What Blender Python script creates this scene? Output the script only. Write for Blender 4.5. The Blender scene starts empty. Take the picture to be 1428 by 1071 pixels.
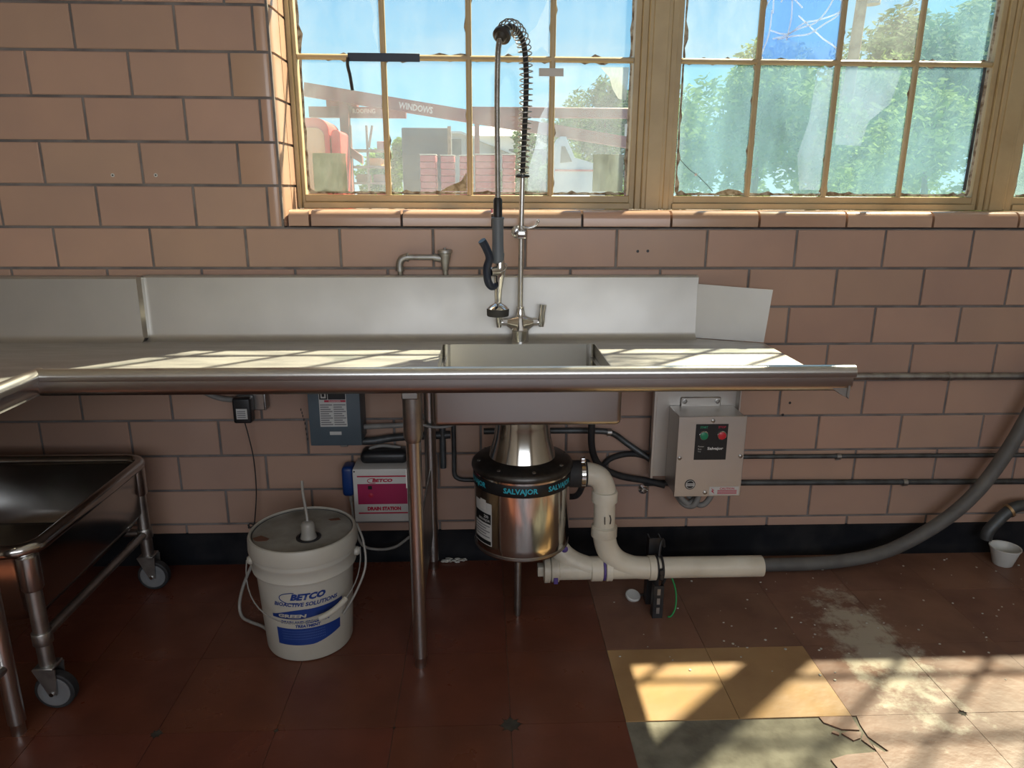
import bpy, bmesh, math, random
from mathutils import Vector, Matrix
random.seed(7)
sc = bpy.context.scene
C = sc.collection
V = Vector
PI = math.pi
# ------------------------------------------------------------------ camera
FOC, PITCH, YAW, ROLL, CAMH = 998.5, .26445, .04137, .0046, 1.354
cam = bpy.data.cameras.new('camera'); camo = bpy.data.objects.new('camera', cam); C.objects.link(camo)
cam.sensor_fit = 'HORIZONTAL'; cam.sensor_width = 36.0; cam.lens = 36.0 * FOC / 1428
cam.clip_start = .05; cam.clip_end = 400
_c, _s = math.cos(YAW), math.sin(YAW)
r0 = V((_c, -_s, 0)); fh = V((_s, _c, 0)); zz = V((0, 0, 1))
fw = fh * math.cos(PITCH) - zz * math.sin(PITCH); u0 = fh * math.sin(PITCH) + zz * math.cos(PITCH)
rr = r0 * math.cos(ROLL) + u0 * math.sin(ROLL); uu = -r0 * math.sin(ROLL) + u0 * math.cos(ROLL)
m = Matrix((rr, uu, -fw)).transposed().to_4x4(); m.translation = V((0, 0, CAMH))
camo.matrix_world = m
sc.camera = camo
# ------------------------------------------------------------------ view + world + sun
sc.view_settings.view_transform = 'Standard'; sc.view_settings.look = 'None'
sc.view_settings.gamma = 1; sc.view_settings.use_curve_mapping = False
sc.view_settings.exposure = 0.7
try:
    sc.cycles.use_denoising = True
    sc.cycles.sample_clamp_indirect = 5.0
    sc.cycles.max_bounces = 10; sc.cycles.diffuse_bounces = 5; sc.cycles.glossy_bounces = 5; sc.cycles.transparent_max_bounces = 16
    sc.cycles.blur_glossy = 0.6
except Exception:
    pass
SKY_STRENGTH = .61
SUN_ENERGY = 15.5
REAR_DAYLIGHT = 44.0
w = bpy.data.worlds.new('sky'); sc.world = w; w.use_nodes = True
nt = w.node_tree; nt.nodes.clear()
tc = nt.nodes.new('ShaderNodeTexCoord'); sx = nt.nodes.new('ShaderNodeSeparateXYZ'); rp = nt.nodes.new('ShaderNodeValToRGB')
nz = nt.nodes.new('ShaderNodeTexNoise'); nz.inputs['Scale'].default_value = 5; nz.inputs['Detail'].default_value = 6
mp = nt.nodes.new('ShaderNodeMapping'); mp.inputs['Scale'].default_value = (1, 1, 4)
cr = nt.nodes.new('ShaderNodeValToRGB'); cr.color_ramp.elements[0].position = .5; cr.color_ramp.elements[1].position = .68
mr = nt.nodes.new('ShaderNodeMapRange'); mr.inputs[1].default_value = .22; mr.inputs[2].default_value = .05
mu = nt.nodes.new('ShaderNodeMath'); mu.operation = 'MULTIPLY'
mx = nt.nodes.new('ShaderNodeMix'); mx.data_type = 'RGBA'; mx.inputs[7].default_value = (.92, .95, .96, 1)
bg = nt.nodes.new('ShaderNodeBackground'); ow = nt.nodes.new('ShaderNodeOutputWorld')
e = rp.color_ramp.elements
e[0].position = 0.0; e[0].color = (.62, .86, .95, 1)
e[1].position = 1.0; e[1].color = (.16, .36, .72, 1)
for p_, c_ in ((.08, (.36, .78, 1.0, 1)), (.3, (.22, .58, .98, 1))):
    q = e.new(p_); q.color = c_
L = nt.links.new
L(tc.outputs['Generated'], sx.inputs[0]); L(sx.outputs[2], rp.inputs[0]); L(tc.outputs['Generated'], mp.inputs[0]); L(mp.outputs[0], nz.inputs[0])
L(nz.outputs['Fac'], cr.inputs[0]); L(sx.outputs[2], mr.inputs[0]); L(cr.outputs[0], mu.inputs[0]); L(mr.outputs[0], mu.inputs[1])
L(mu.outputs[0], mx.inputs[0]); L(rp.outputs[0], mx.inputs[6]); L(mx.outputs[2], bg.inputs[0]); L(bg.outputs[0], ow.inputs[0])
bg.inputs[1].default_value = SKY_STRENGTH
sun = bpy.data.lights.new('sun_offscreen', 'SUN'); sun.energy = SUN_ENERGY; sun.angle = math.radians(1.0); sun.color = (1.0, .85, .60)
suno = bpy.data.objects.new('sun_offscreen', sun); C.objects.link(suno); suno.location = (8, 9, 14)
suno.rotation_euler = V((-1.15, -1, -1.87)).to_track_quat('-Z', 'Y').to_euler()
al = bpy.data.lights.new('window_rear_offscreen', 'AREA'); al.shape = 'RECTANGLE'; al.size = 3.6; al.size_y = 1.5
al.energy = REAR_DAYLIGHT; al.color = (.98, .97, 1.0)
alo = bpy.data.objects.new('window_rear_offscreen', al); C.objects.link(alo); alo.location = (.5, -3.105, 1.9)
alo.rotation_euler = (PI / 2, 0, 0)

# ------------------------------------------------------------------ helpers
def mat(name, col, rough=.5, metal=0., col2=None, ns=8, lo=.4, hi=.65, bump=0., bs=60, stretch=None, rvar=0., objrand=0., spec=None, detail=5, coat=0., pos=False):
    M = bpy.data.materials.new(name); M.use_nodes = True
    n = M.node_tree.nodes; l = M.node_tree.links; b = n['Principled BSDF']
    b.inputs['Roughness'].default_value = rough; b.inputs['Metallic'].default_value = metal
    if spec is not None: b.inputs['Specular IOR Level'].default_value = spec
    if coat: b.inputs['Coat Weight'].default_value = coat; b.inputs['Coat Roughness'].default_value = .12
    b.inputs['Base Color'].default_value = (*col, 1)
    t = n.new('ShaderNodeTexCoord'); mp = n.new('ShaderNodeMapping'); l.new(n.new('ShaderNodeNewGeometry').outputs['Position'] if pos else t.outputs['Object'], mp.inputs[0])
    if stretch: mp.inputs['Scale'].default_value = stretch
    src = None
    if col2 is not None or rvar:
        z = n.new('ShaderNodeTexNoise'); z.inputs['Scale'].default_value = ns; z.inputs['Detail'].default_value = detail
        l.new(mp.outputs[0], z.inputs[0])
        r = n.new('ShaderNodeMapRange'); r.inputs[1].default_value = lo; r.inputs[2].default_value = hi
        l.new(z.outputs['Fac'], r.inputs[0])
        if col2 is not None:
            x = n.new('ShaderNodeMix'); x.data_type = 'RGBA'; x.inputs[6].default_value = (*col, 1); x.inputs[7].default_value = (*col2, 1)
            l.new(r.outputs[0], x.inputs[0]); src = x.outputs[2]
        if rvar:
            r2 = n.new('ShaderNodeMapRange'); r2.inputs[3].default_value = max(.03, rough - rvar); r2.inputs[4].default_value = rough + rvar
            l.new(r.outputs[0], r2.inputs[0]); l.new(r2.outputs[0], b.inputs['Roughness'])
    if objrand:
        oi = n.new('ShaderNodeObjectInfo'); h = n.new('ShaderNodeHueSaturation')
        a = n.new('ShaderNodeMapRange'); a.inputs[3].default_value = 1 - objrand; a.inputs[4].default_value = 1 + objrand
        l.new(oi.outputs['Random'], a.inputs[0]); l.new(a.outputs[0], h.inputs['Value'])
        mm = n.new('ShaderNodeMath'); mm.operation = 'MULTIPLY'; mm.inputs[1].default_value = 7.31
        fr = n.new('ShaderNodeMath'); fr.operation = 'FRACT'; l.new(oi.outputs['Random'], mm.inputs[0]); l.new(mm.outputs[0], fr.inputs[0])
        a2 = n.new('ShaderNodeMapRange'); a2.inputs[3].default_value = .5 - objrand * .06; a2.inputs[4].default_value = .5 + objrand * .06
        l.new(fr.outputs[0], a2.inputs[0]); l.new(a2.outputs[0], h.inputs['Hue'])
        if src: l.new(src, h.inputs['Color'])
        else: h.inputs['Color'].default_value = (*col, 1)
        src = h.outputs[0]
    if src: l.new(src, b.inputs['Base Color'])
    if bump:
        z2 = n.new('ShaderNodeTexNoise'); z2.inputs['Scale'].default_value = bs; z2.inputs['Detail'].default_value = 3
        l.new(mp.outputs[0], z2.inputs[0]); bp = n.new('ShaderNodeBump'); bp.inputs['Strength'].default_value = bump; bp.inputs['Distance'].default_value = .002
        l.new(z2.outputs['Fac'], bp.inputs['Height']); l.new(bp.outputs[0], b.inputs['Normal'])
    return M

def mix_over(M, col, node_fac):
    """lay colour col over the material's base colour where node_fac(nodes, links) gives 1"""
    n = M.node_tree.nodes; l = M.node_tree.links; b = n['Principled BSDF']
    x = n.new('ShaderNodeMix'); x.data_type = 'RGBA'; x.inputs[7].default_value = (*col, 1)
    bc = b.inputs['Base Color']
    if bc.links: l.new(bc.links[0].from_socket, x.inputs[6])
    else: x.inputs[6].default_value = bc.default_value
    l.new(node_fac(n, l), x.inputs[0]); l.new(x.outputs[2], bc)

class B:
    def __init__(s): s.bm = bmesh.new()
    def box(s, x0, x1, y0, y1, z0, z1, bev=0., seg=2, rot=None, piv=None):
        r = bmesh.ops.create_cube(s.bm, size=1); vs = r['verts']
        for v in vs: v.co = V(((x0 + x1) / 2 + v.co.x * (x1 - x0), (y0 + y1) / 2 + v.co.y * (y1 - y0), (z0 + z1) / 2 + v.co.z * (z1 - z0)))
        if bev:
            es = {e for v in vs for e in v.link_edges}
            q = bmesh.ops.bevel(s.bm, geom=list(es), offset=bev, segments=seg, affect='EDGES', profile=.5)
            vs = list({v for f in q['faces'] for v in f.verts} | {v for v in vs if v.is_valid})
        if rot is not None:
            p = V(piv) if piv else V(((x0 + x1) / 2, (y0 + y1) / 2, (z0 + z1) / 2))
            bmesh.ops.rotate(s.bm, verts=vs, cent=p, matrix=rot)
        return s
    def _rings(s, rings, cap=True, closed=False):
        bm = s.bm; vr = [[bm.verts.new(p) for p in R] for R in rings]; n = len(vr[0])
        k = len(vr)
        for i in range(k if closed else k - 1):
            a, b = vr[i], vr[(i + 1) % k]
            for j in range(n): bm.faces.new((a[j], a[(j + 1) % n], b[(j + 1) % n], b[j]))
        if cap and not closed:
            bm.faces.new(list(reversed(vr[0]))); bm.faces.new(vr[-1])
        return s
    def tube(s, pts, r, n=10, cap=True, closed=False):
        pts = [V(p) for p in pts]; k = len(pts); R = r if isinstance(r, (list, tuple)) else [r] * k
        T = []
        for i in range(k):
            if closed: t = pts[(i + 1) % k] - pts[i - 1]
            else: t = (pts[min(i + 1, k - 1)] - pts[max(i - 1, 0)])
            T.append(t.normalized())
        nrm = T[0].orthogonal().normalized(); rings = []
        for i in range(k):
            if i:
                ax = T[i - 1].cross(T[i])
                if ax.length > 1e-7: nrm = Matrix.Rotation(T[i - 1].angle(T[i]), 3, ax.normalized()) @ nrm
            nrm = (nrm - T[i] * nrm.dot(T[i])).normalized(); bn = T[i].cross(nrm)
            rings.append([pts[i] + (nrm * math.cos(a) + bn * math.sin(a)) * R[i] for a in [2 * PI * j / n for j in range(n)]])
        return s._rings(rings, cap, closed)
    def cyl(s, p0, p1, r0, r1=None, n=20, cap=True):
        return s.tube([p0, p1], [r0, r0 if r1 is None else r1], n, cap)
    def lathe(s, prof, o=(0, 0, 0), ax=(0, 0, 1), n=40, cap=True):
        o = V(o); ax = V(ax).normalized(); a = ax.orthogonal().normalized(); b = ax.cross(a)
        rings = [[o + ax * h + (a * math.cos(t) + b * math.sin(t)) * max(r, 1e-5) for t in [2 * PI * j / n for j in range(n)]] for r, h in prof]
        return s._rings(rings, cap)
    def prism(s, poly, axis, a, b):
        f = {'x': lambda p, t: (t, p[0], p[1]), 'y': lambda p, t: (p[0], t, p[1]), 'z': lambda p, t: (p[0], p[1], t)}[axis]
        bm = s.bm; A = [bm.verts.new(f(p, a)) for p in poly]; Bv = [bm.verts.new(f(p, b)) for p in poly]; n = len(poly)
        for i in range(n): bm.faces.new((A[i], A[(i + 1) % n], Bv[(i + 1) % n], Bv[i]))
        bm.faces.new(list(reversed(A))); bm.faces.new(Bv)
        return s
    def sph(s, c, r, sc_=(1, 1, 1), sub=2):
        q = bmesh.ops.create_icosphere(s.bm, subdivisions=sub, radius=r)
        for v in q['verts']: v.co = V((v.co.x * sc_[0], v.co.y * sc_[1], v.co.z * sc_[2])) + V(c)
        return s
    def quadsheet(s, grid):
        bm = s.bm; g = [[bm.verts.new(p) for p in row] for row in grid]
        for i in range(len(g) - 1):
            for j in range(len(g[0]) - 1): bm.faces.new((g[i][j], g[i][j + 1], g[i + 1][j + 1], g[i + 1][j]))
        return s
    def go(s, name, M, parent=None, label=None, ang=38, fix=True):
        me = bpy.data.meshes.new(name)
        if fix: bmesh.ops.recalc_face_normals(s.bm, faces=s.bm.faces)
        off = root_loc(parent)
        if off.length: bmesh.ops.translate(s.bm, verts=s.bm.verts, vec=-off)
        for f in s.bm.faces: f.smooth = True
        s.bm.to_mesh(me); s.bm.free()
        me.set_sharp_from_angle(angle=math.radians(ang))
        me.materials.append(M)
        return link(name, me, parent, label)

def root_loc(p):
    t = V((0, 0, 0))
    while p is not None: t = t + p.location; p = p.parent
    return t
def link(name, me, parent=None, label=None):
    o = bpy.data.objects.new(name, me); C.objects.link(o)
    if parent is not None: o.parent = parent
    if label: o['label'] = label
    return o
def thing(name, label, cat, loc, group=None):
    o = bpy.data.objects.new(name, None); C.objects.link(o); o.location = loc; o.empty_display_size = .1
    return tag(o, label, cat, group)
def tag(o, label, cat, group=None):
    o['label'] = label; o['category'] = cat
    if group: o['group'] = group
    return o
def struct(o): o['kind'] = 'structure'; return o
def cat_spline(pts, n=8):
    P = [V(p) for p in pts]; out = []
    for i in range(len(P) - 1):
        a, b, c, d = P[max(i - 1, 0)], P[i], P[i + 1], P[min(i + 2, len(P) - 1)]
        for k in range(n):
            t = k / n
            out.append(.5 * ((2 * b) + (c - a) * t + (2 * a - 5 * b + 4 * c - d) * t * t + (3 * b - a - 3 * c + d) * t ** 3))
    return out + [P[-1]]
def text(name, body, M, parent, place, h, wid=None, bold=0., shear=0., align='CENTER', label=None, curved=False):
    """place(u, v) -> world point; text is centred on u=0, cap height h, optional total width"""
    cu = bpy.data.curves.new('t', 'FONT'); cu.body = body; cu.size = 1; cu.resolution_u = 2; cu.offset = bold; cu.align_x = 'LEFT'
    ob = bpy.data.objects.new('t', cu); me = bpy.data.meshes.new_from_object(ob)
    bpy.data.objects.remove(ob); bpy.data.curves.remove(cu)
    xs = [v.co.x for v in me.vertices]; ys = [v.co.y for v in me.vertices]
    x0, x1 = min(xs), max(xs); y0, y1 = min(ys), max(ys)
    k = h / (y1 - y0); kx = wid / (x1 - x0) if wid else k
    off = root_loc(parent)
    bm = bmesh.new(); bm.from_mesh(me); bpy.data.meshes.remove(me)
    if curved:
        bmesh.ops.triangulate(bm, faces=bm.faces)
        bmesh.ops.subdivide_edges(bm, edges=[e for e in bm.edges if abs(e.verts[0].co.x - e.verts[1].co.x) * kx > .008], cuts=1)
        bmesh.ops.triangulate(bm, faces=bm.faces)
    for v in bm.verts:
        vv = (v.co.y - y0) * k - h / 2
        uu_ = (v.co.x - (x0 + x1) / 2) * kx + shear * vv
        if align == 'LEFT': uu_ += (x1 - x0) * kx / 2
        v.co = V(place(uu_, vv)) - off
    me = bpy.data.meshes.new(name); bm.to_mesh(me); bm.free(); me.materials.append(M)
    return link(name, me, parent, label)
def flatY(x, y, z): return lambda u, v: (x + u, y, z + v)

# ------------------------------------------------------------------ materials
m_tile = mat('glazed_tile', (.43, .282, .212), .26, 0, (.37, .247, .195), 3, .35, .7, bump=.10, bs=9, objrand=.06, spec=.45, pos=True)
m_bull = mat('glazed_bullnose', (.46, .30, .22), .2, 0, (.42, .265, .185), 3, .35, .7, bump=.08, bs=9, objrand=.08, spec=.5, pos=True)
m_grout = mat('grout', (.13, .118, .115), .9, 0, (.21, .19, .18), 12)
m_base = mat('black_cove_base', (.008, .009, .012), .75, 0, (.018, .018, .02), 10, spec=.12)
m_floor = mat('red_floor_tile', (.145, .048, .028), .36, 0, (.105, .034, .02), 6, .35, .7, bump=.25, bs=40, rvar=.1, objrand=.08, pos=True)
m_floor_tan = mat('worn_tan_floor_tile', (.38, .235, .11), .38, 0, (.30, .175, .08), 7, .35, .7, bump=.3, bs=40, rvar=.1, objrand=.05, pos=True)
m_floor_worn = mat('worn_brown_floor_tile', (.20, .105, .070), .39, 0, (.145, .072, .048), 6, .35, .7, bump=.3, bs=40, rvar=.1, objrand=.06, pos=True)
m_screed = mat('grey_screed', (.20, .19, .15), .9, 0, (.12, .11, .085), 14, .4, .65, bump=.6, bs=90)
m_plaster = mat('cream_plaster', (.55, .47, .36), .8, 0, (.5, .42, .32), 2)
m_ceil = mat('white_ceiling', (.72, .71, .68), .9, 0, (.68, .67, .63), 2)
m_paint = mat('cream_frame_paint', (.44, .345, .195), .45, 0, (.37, .28, .15), 6, .4, .7, bump=.4, bs=50)
m_putty = mat('cracked_putty', (.42, .38, .30), .9, 0, (.17, .12, .075), 45, .42, .6, bump=1, bs=120)
m_steel = mat('brushed_steel', (.56, .55, .53), .28, 1, (.535, .525, .505), 4, .35, .7)
m_deck = mat('worn_steel_deck', (.58, .57, .56), .46, .85, (.5, .49, .47), 6, .35, .7, bump=.3, bs=14, stretch=(1, 5, 1), rvar=.08)
m_splash = mat('steel_splash', (.52, .51, .49), .54, 1, (.46, .45, .435), 2.5, .35, .7, rvar=.05)
m_polish = mat('polished_steel', (.66, .65, .62), .13, 1, (.56, .55, .52), 3, .3, .7, bump=.0)
m_boxface = mat('control_box_steel', (.56, .54, .51), .40, .9, (.51, .49, .46), 4, .35, .7)
m_chrome = mat('chrome', (.72, .72, .71), .12, 1, (.6, .6, .6), 20)
m_dullsteel = mat('dull_steel', (.40, .39, .37), .40, 1, (.29, .275, .26), 18, .4, .7, bump=.06, bs=60)
m_tub = mat('tub_steel', (.50, .49, .47), .18, 1, (.43, .42, .40), 6, .35, .7)
m_galv = mat('galvanised_pipe', (.42, .42, .41), .45, 1, (.30, .29, .28), 30, .4, .65, bump=.3, bs=70)
m_darkpipe = mat('dark_conduit', (.10, .11, .115), .5, .6, (.05, .05, .05), 15)
m_flange = mat('dark_flange', (.10, .095, .09), .38, .9, (.06, .055, .05), 20)
m_black = mat('black_plastic', (.010, .011, .013), .4, 0, (.02, .02, .022), 20)
m_rubber = mat('black_rubber', (.014, .014, .016), .7, 0, (.03, .03, .03), 20)
m_navy = mat('dark_blue_grip', (.008, .014, .032), .38)
m_greygrip = mat('grey_grip', (.11, .125, .145), .45)
m_pvc = mat('white_pvc', (.62, .585, .49), .42, 0, (.50, .46, .37), 8, .45, .75, bump=.15, bs=60)
m_pvc_dirty = mat('stained_pvc', (.60, .565, .47), .45, 0, (.38, .335, .265), 9, .45, .75, bump=.2, bs=60)
m_pail = mat('white_pail_plastic', (.46, .445, .39), .45, 0, (.40, .375, .315), 5, .4, .75)
m_lid = mat('dirty_lid', (.33, .32, .28), .55, 0, (.18, .165, .135), 9, .42, .7)
m_grime = mat('dark_grime', (.035, .033, .027), .9, 0, (.06, .057, .045), 60)
m_blue = mat('blue_print', (.008, .035, .19), .45)
m_white = mat('white_print', (.68, .68, .66), .5)
m_grey_hose = mat('grey_hose', (.115, .112, .105), .6, 0, (.085, .082, .078), 14)
m_grey_cable = mat('grey_flex_conduit', (.25, .245, .23), .5, 0, (.19, .185, .175), 20)
m_clear = mat('pale_tubing', (.27, .26, .235), .35)
m_boxblue = mat('blue_grey_enamel', (.085, .115, .14), .5, 0, (.065, .09, .11), 5)
m_paper = mat('white_label', (.52, .52, .50), .6)
m_print = mat('grey_print', (.16, .16, .17), .7)
m_red = mat('red_print', (.42, .015, .05), .5)
m_panelwhite = mat('white_plastic', (.60, .59, .56), .45, 0, (.52, .51, .48), 6)
m_bluepump = mat('blue_plastic', (.006, .035, .16), .4)
m_cyan = mat('cyan_print', (.03, .40, .52), .5)
m_blackprint = mat('black_print', (.006, .007, .008), .5)
m_green = mat('green_plastic', (.01, .22, .11), .4)
m_greenprint = mat('green_print', (.02, .30, .16), .5)
m_redbtn = mat('red_button', (.55, .02, .035), .35)
m_caster = mat('grey_caster_tyre', (.16, .165, .17), .55)
m_purple = mat('purple_primer', (.08, .05, .22), .6)
m_cup = mat('white_cup', (.55, .56, .54), .5)
m_duct = mat('black_tape', (.012, .022, .045), .45)
m_greenwire = mat('green_wire', (.01, .25, .06), .45)
m_rust = mat('rust_stain', (.14, .06, .035), .9)
m_lime = mat('lime_crust', (.55, .55, .5), .95, 0, (.35, .34, .3), 60, bump=1, bs=200)

# floor staining: white scuffs across the tiles by the wall at the right
def scuff(n, l):
    g = n.new('ShaderNodeNewGeometry'); mp = n.new('ShaderNodeMapping'); mp.vector_type = 'POINT'
    mp.inputs['Location'].default_value = (-1.20, -1.87, 0)
    l.new(g.outputs['Position'], mp.inputs[0])
    mp2 = n.new('ShaderNodeMapping'); mp2.inputs['Scale'].default_value = (6.5, 2.6, 1)
    l.new(mp.outputs[0], mp2.inputs[0])
    ln = n.new('ShaderNodeVectorMath'); ln.operation = 'LENGTH'; l.new(mp2.outputs[0], ln.inputs[0])
    z = n.new('ShaderNodeTexNoise'); z.inputs['Scale'].default_value = 14; z.inputs['Detail'].default_value = 8; z.inputs['Roughness'].default_value = .7
    l.new(g.outputs['Position'], z.inputs[0])
    a = n.new('ShaderNodeMath'); a.operation = 'MULTIPLY_ADD'; a.inputs[1].default_value = -3.4; l.new(z.outputs['Fac'], a.inputs[0]); a.inputs[2].default_value = 1.8
    s = n.new('ShaderNodeMath'); s.operation = 'ADD'; l.new(ln.outputs['Value'], s.inputs[0]); l.new(a.outputs[0], s.inputs[1])
    r = n.new('ShaderNodeMapRange'); r.inputs[1].default_value = 1.0; r.inputs[2].default_value = .45; r.inputs[4].default_value = .9
    l.new(s.outputs[0], r.inputs[0]); return r.outputs[0]
for M_ in (m_floor, m_floor_worn): mix_over(M_, (.42, .38, .30), scuff)

def glass(name, haze, hcol, ns=6, film=0.):
    M = bpy.data.materials.new(name); M.use_nodes = True; n = M.node_tree.nodes; l = M.node_tree.links; n.clear()
    o = n.new('ShaderNodeOutputMaterial'); tr = n.new('ShaderNodeBsdfTransparent'); tr.inputs[0].default_value = (.93, .97, .97, 1)
    tl = n.new('ShaderNodeBsdfTranslucent'); tl.inputs[0].default_value = (*hcol, 1)
    df = n.new('ShaderNodeBsdfDiffuse'); df.inputs[0].default_value = (*hcol, 1); md = n.new('ShaderNodeMixShader'); md.inputs[0].default_value = .35
    l.new(tl.outputs[0], md.inputs[1]); l.new(df.outputs[0], md.inputs[2])
    t = n.new('ShaderNodeTexCoord'); mp = n.new('ShaderNodeMapping'); mp.inputs['Scale'].default_value = (1.6, 1, .7); l.new(t.outputs['Object'], mp.inputs[0])
    z = n.new('ShaderNodeTexNoise'); z.inputs['Scale'].default_value = ns; z.inputs['Detail'].default_value = 7; z.inputs['Roughness'].default_value = .62; l.new(mp.outputs[0], z.inputs[0])
    r = n.new('ShaderNodeMapRange'); r.inputs[1].default_value = .3; r.inputs[2].default_value = .75; r.inputs[3].default_value = haze * .55; r.inputs[4].default_value = min(1, haze * 1.6)
    l.new(z.outputs['Fac'], r.inputs[0])
    mh = n.new('ShaderNodeMixShader'); l.new(r.outputs[0], mh.inputs[0]); l.new(tr.outputs[0], mh.inputs[1]); l.new(md.outputs[0], mh.inputs[2])
    gl = n.new('ShaderNodeBsdfGlossy'); gl.inputs['Roughness'].default_value = .05
    lw = n.new('ShaderNodeLayerWeight'); pw = n.new('ShaderNodeMath'); pw.operation = 'POWER'; pw.inputs[1].default_value = 4; l.new(lw.outputs['Facing'], pw.inputs[0])
    fr = n.new('ShaderNodeMath'); fr.operation = 'MULTIPLY_ADD'; fr.inputs[1].default_value = .3; fr.inputs[2].default_value = .015; l.new(pw.outputs[0], fr.inputs[0])
    mg = n.new('ShaderNodeMixShader'); l.new(fr.outputs[0], mg.inputs[0]); l.new(mh.outputs[0], mg.inputs[1]); l.new(gl.outputs[0], mg.inputs[2])
    l.new(mg.outputs[0], o.inputs[0]); return M
g_clear = glass('dusty_glass', .06, (.75, .80, .80))
g_mid = glass('grimy_glass', .10, (.66, .74, .78))
g_haze = glass('filmed_glass', .18, (.35, .60, .74), 4)
g_blue = glass('blue_film_glass', .45, (.14, .32, .74), 3)
g_crack = glass('white_crack', .95, (.88, .93, .97), 5)
g_sundim = glass('sun_dimming_glass', .36, (.34, .52, .60), 4)  # extra haze added to window_3, weakens the sun it lets onto the floor
g_film = glass('torn_film', .15, (.60, .66, .85), 9)
m_card = glass('grey_card', .93, (.31, .325, .285), 12)
g_paper = glass('paper_patch', .5, (.62, .64, .62), 12)

# ================================================================== STRUCTURE
WY = 2.485                      # face of the tiled wall
XL, XR, YR, ZC = -1.98, 3.3, -3.1, 3.35
PW, PH = .31425, .1355
WX0, WZ0 = -1.425, 1.9068
RX, RB = -.66, .03              # window reveal and bullnose radius
GY = 2.70                       # glass plane
b = B()
b.box(XL - .2, XR + .2, WY + .005, WY + .30, -.1, WZ0 - 5 * PH)                     # under the sill
b.box(XL - .2, RX - .006, WY + .005, WY + .30, WZ0 - 5 * PH, ZC)                    # left pier
b.box(RX - .006, XR + .2, WY + .005, WY + .30, 3.20, ZC)                            # lintel
b.box(3.12, XR + .2, WY + .005, WY + .30, WZ0 - 5 * PH, 3.2)
b.box(RX - .006, 3.12, WY + .04, WY + .30, WZ0 - 5 * PH, 1.27)                      # bed under the sill tiles
wall = struct(b.go('wall_back', m_grout)); wall['label'] = 'grouted wall of glazed tan brick-shaped tiles'
JG = .0085
_cache = {}
def brick_mesh(wd, ht):
    k = (round(wd, 4), round(ht, 4))
    if k in _cache: return _cache[k]
    a, c = (wd - JG) / 2, (ht - JG) / 2; e_ = .0028
    vs = [(x * (a - e_), 0, z * (c - e_)) for x, z in ((-1, -1), (1, -1), (1, 1), (-1, 1))] + \
         [(x * a, .002, z * c) for x, z in ((-1, -1), (1, -1), (1, 1), (-1, 1))] + [(x * a, .0065, z * c) for x, z in ((-1, -1), (1, -1), (1, 1), (-1, 1))]
    fs = [(0, 1, 2, 3)] + [(4 + i, 4 + (i + 1) % 4, (i + 1) % 4, i) for i in range(4)] + [(8 + i, 8 + (i + 1) % 4, 4 + (i + 1) % 4, 4 + i) for i in range(4)]
    me = bpy.data.meshes.new('brick'); me.from_pydata(vs, [], fs); me.materials.append(m_tile); me.update(); _cache[k] = me
    return me
def put_brick(x0, x1, z0, z1):
    o = link('brick', brick_mesh(x1 - x0, z1 - z0), wall)
    o.location = ((x0 + x1) / 2, WY + random.uniform(-.0005, .0005), (z0 + z1) / 2)
    o.rotation_euler = (random.uniform(-.0035, .0035), 0, random.uniform(-.0022, .0022))
for k in range(-11, 14):
    z1 = WZ0 - k * PH; z0 = z1 - PH
    if z0 > ZC: continue
    z1 = min(z1, ZC); z0 = max(z0, .06)
    half = (k % 2 == 0)
    right = XR if k >= 5 else (-.713 if half else WX0 + 2 * PW)
    i = -3
    while True:
        x0 = WX0 + (i + (.5 if half else 0)) * PW; x1 = x0 + PW; i += 1
        if x1 <= XL + .02: continue
        if x0 >= right - .02: break
        put_brick(max(x0, XL), min(x1, right), z0, z1)
# bullnose jamb tiles (front face, rounded corner, return) and plain reveal tiles
def bull_profile(x0):
    pts = [(x0 + JG / 2, WY + .0065), (x0 + JG / 2, WY + .002), (x0 + JG / 2 + .003, WY)]
    for j in range(7):
        t = j / 6 * PI / 2; pts.append((RX - RB + RB * math.sin(t), WY + RB - RB * math.cos(t)))
    pts += [(RX, WY + .105), (RX - .005, WY + .107), (RX - .006, WY + .04), (RX - RB - .001, WY + .0065)]
    return pts
for k in range(-10, 5):
    z1 = WZ0 - k * PH - JG / 2; z0 = z1 - PH + JG
    B().prism(bull_profile(-.713 if k % 2 == 0 else WX0 + 2 * PW), 'z', z0, z1).go('brick', m_bull, wall)
    B().prism([(RX, WY + .112), (RX, WY + .20), (RX - .006, WY + .20), (RX - .006, WY + .112)], 'z', z0, z1).go('brick', m_bull, wall)
# bullnose sill tiles
SZ = 1.287
def sill_profile():
    pts = [(WY + .0065, WZ0 - 5 * PH + JG / 2), (WY, WZ0 - 5 * PH + JG / 2 + .002)]
    for j in range(7):
        t = j / 6 * PI / 2; pts.append((WY + .028 - .028 * math.cos(t), SZ - .028 + .028 * math.sin(t)))
    return pts + [(WY + .20, SZ), (WY + .20, SZ - .014), (WY + .045, SZ - .014), (WY + .03, WZ0 - 5 * PH + JG / 2)]
x = -.578
B().prism(sill_profile(), 'x', -.648, x - JG / 2).go('sill_brick', m_bull, wall)
while x < 3.1:
    B().prism(sill_profile(), 'x', x + JG / 2, min(x + .306, 3.12) - JG / 2).go('sill_brick', m_bull, wall); x += .306
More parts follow.
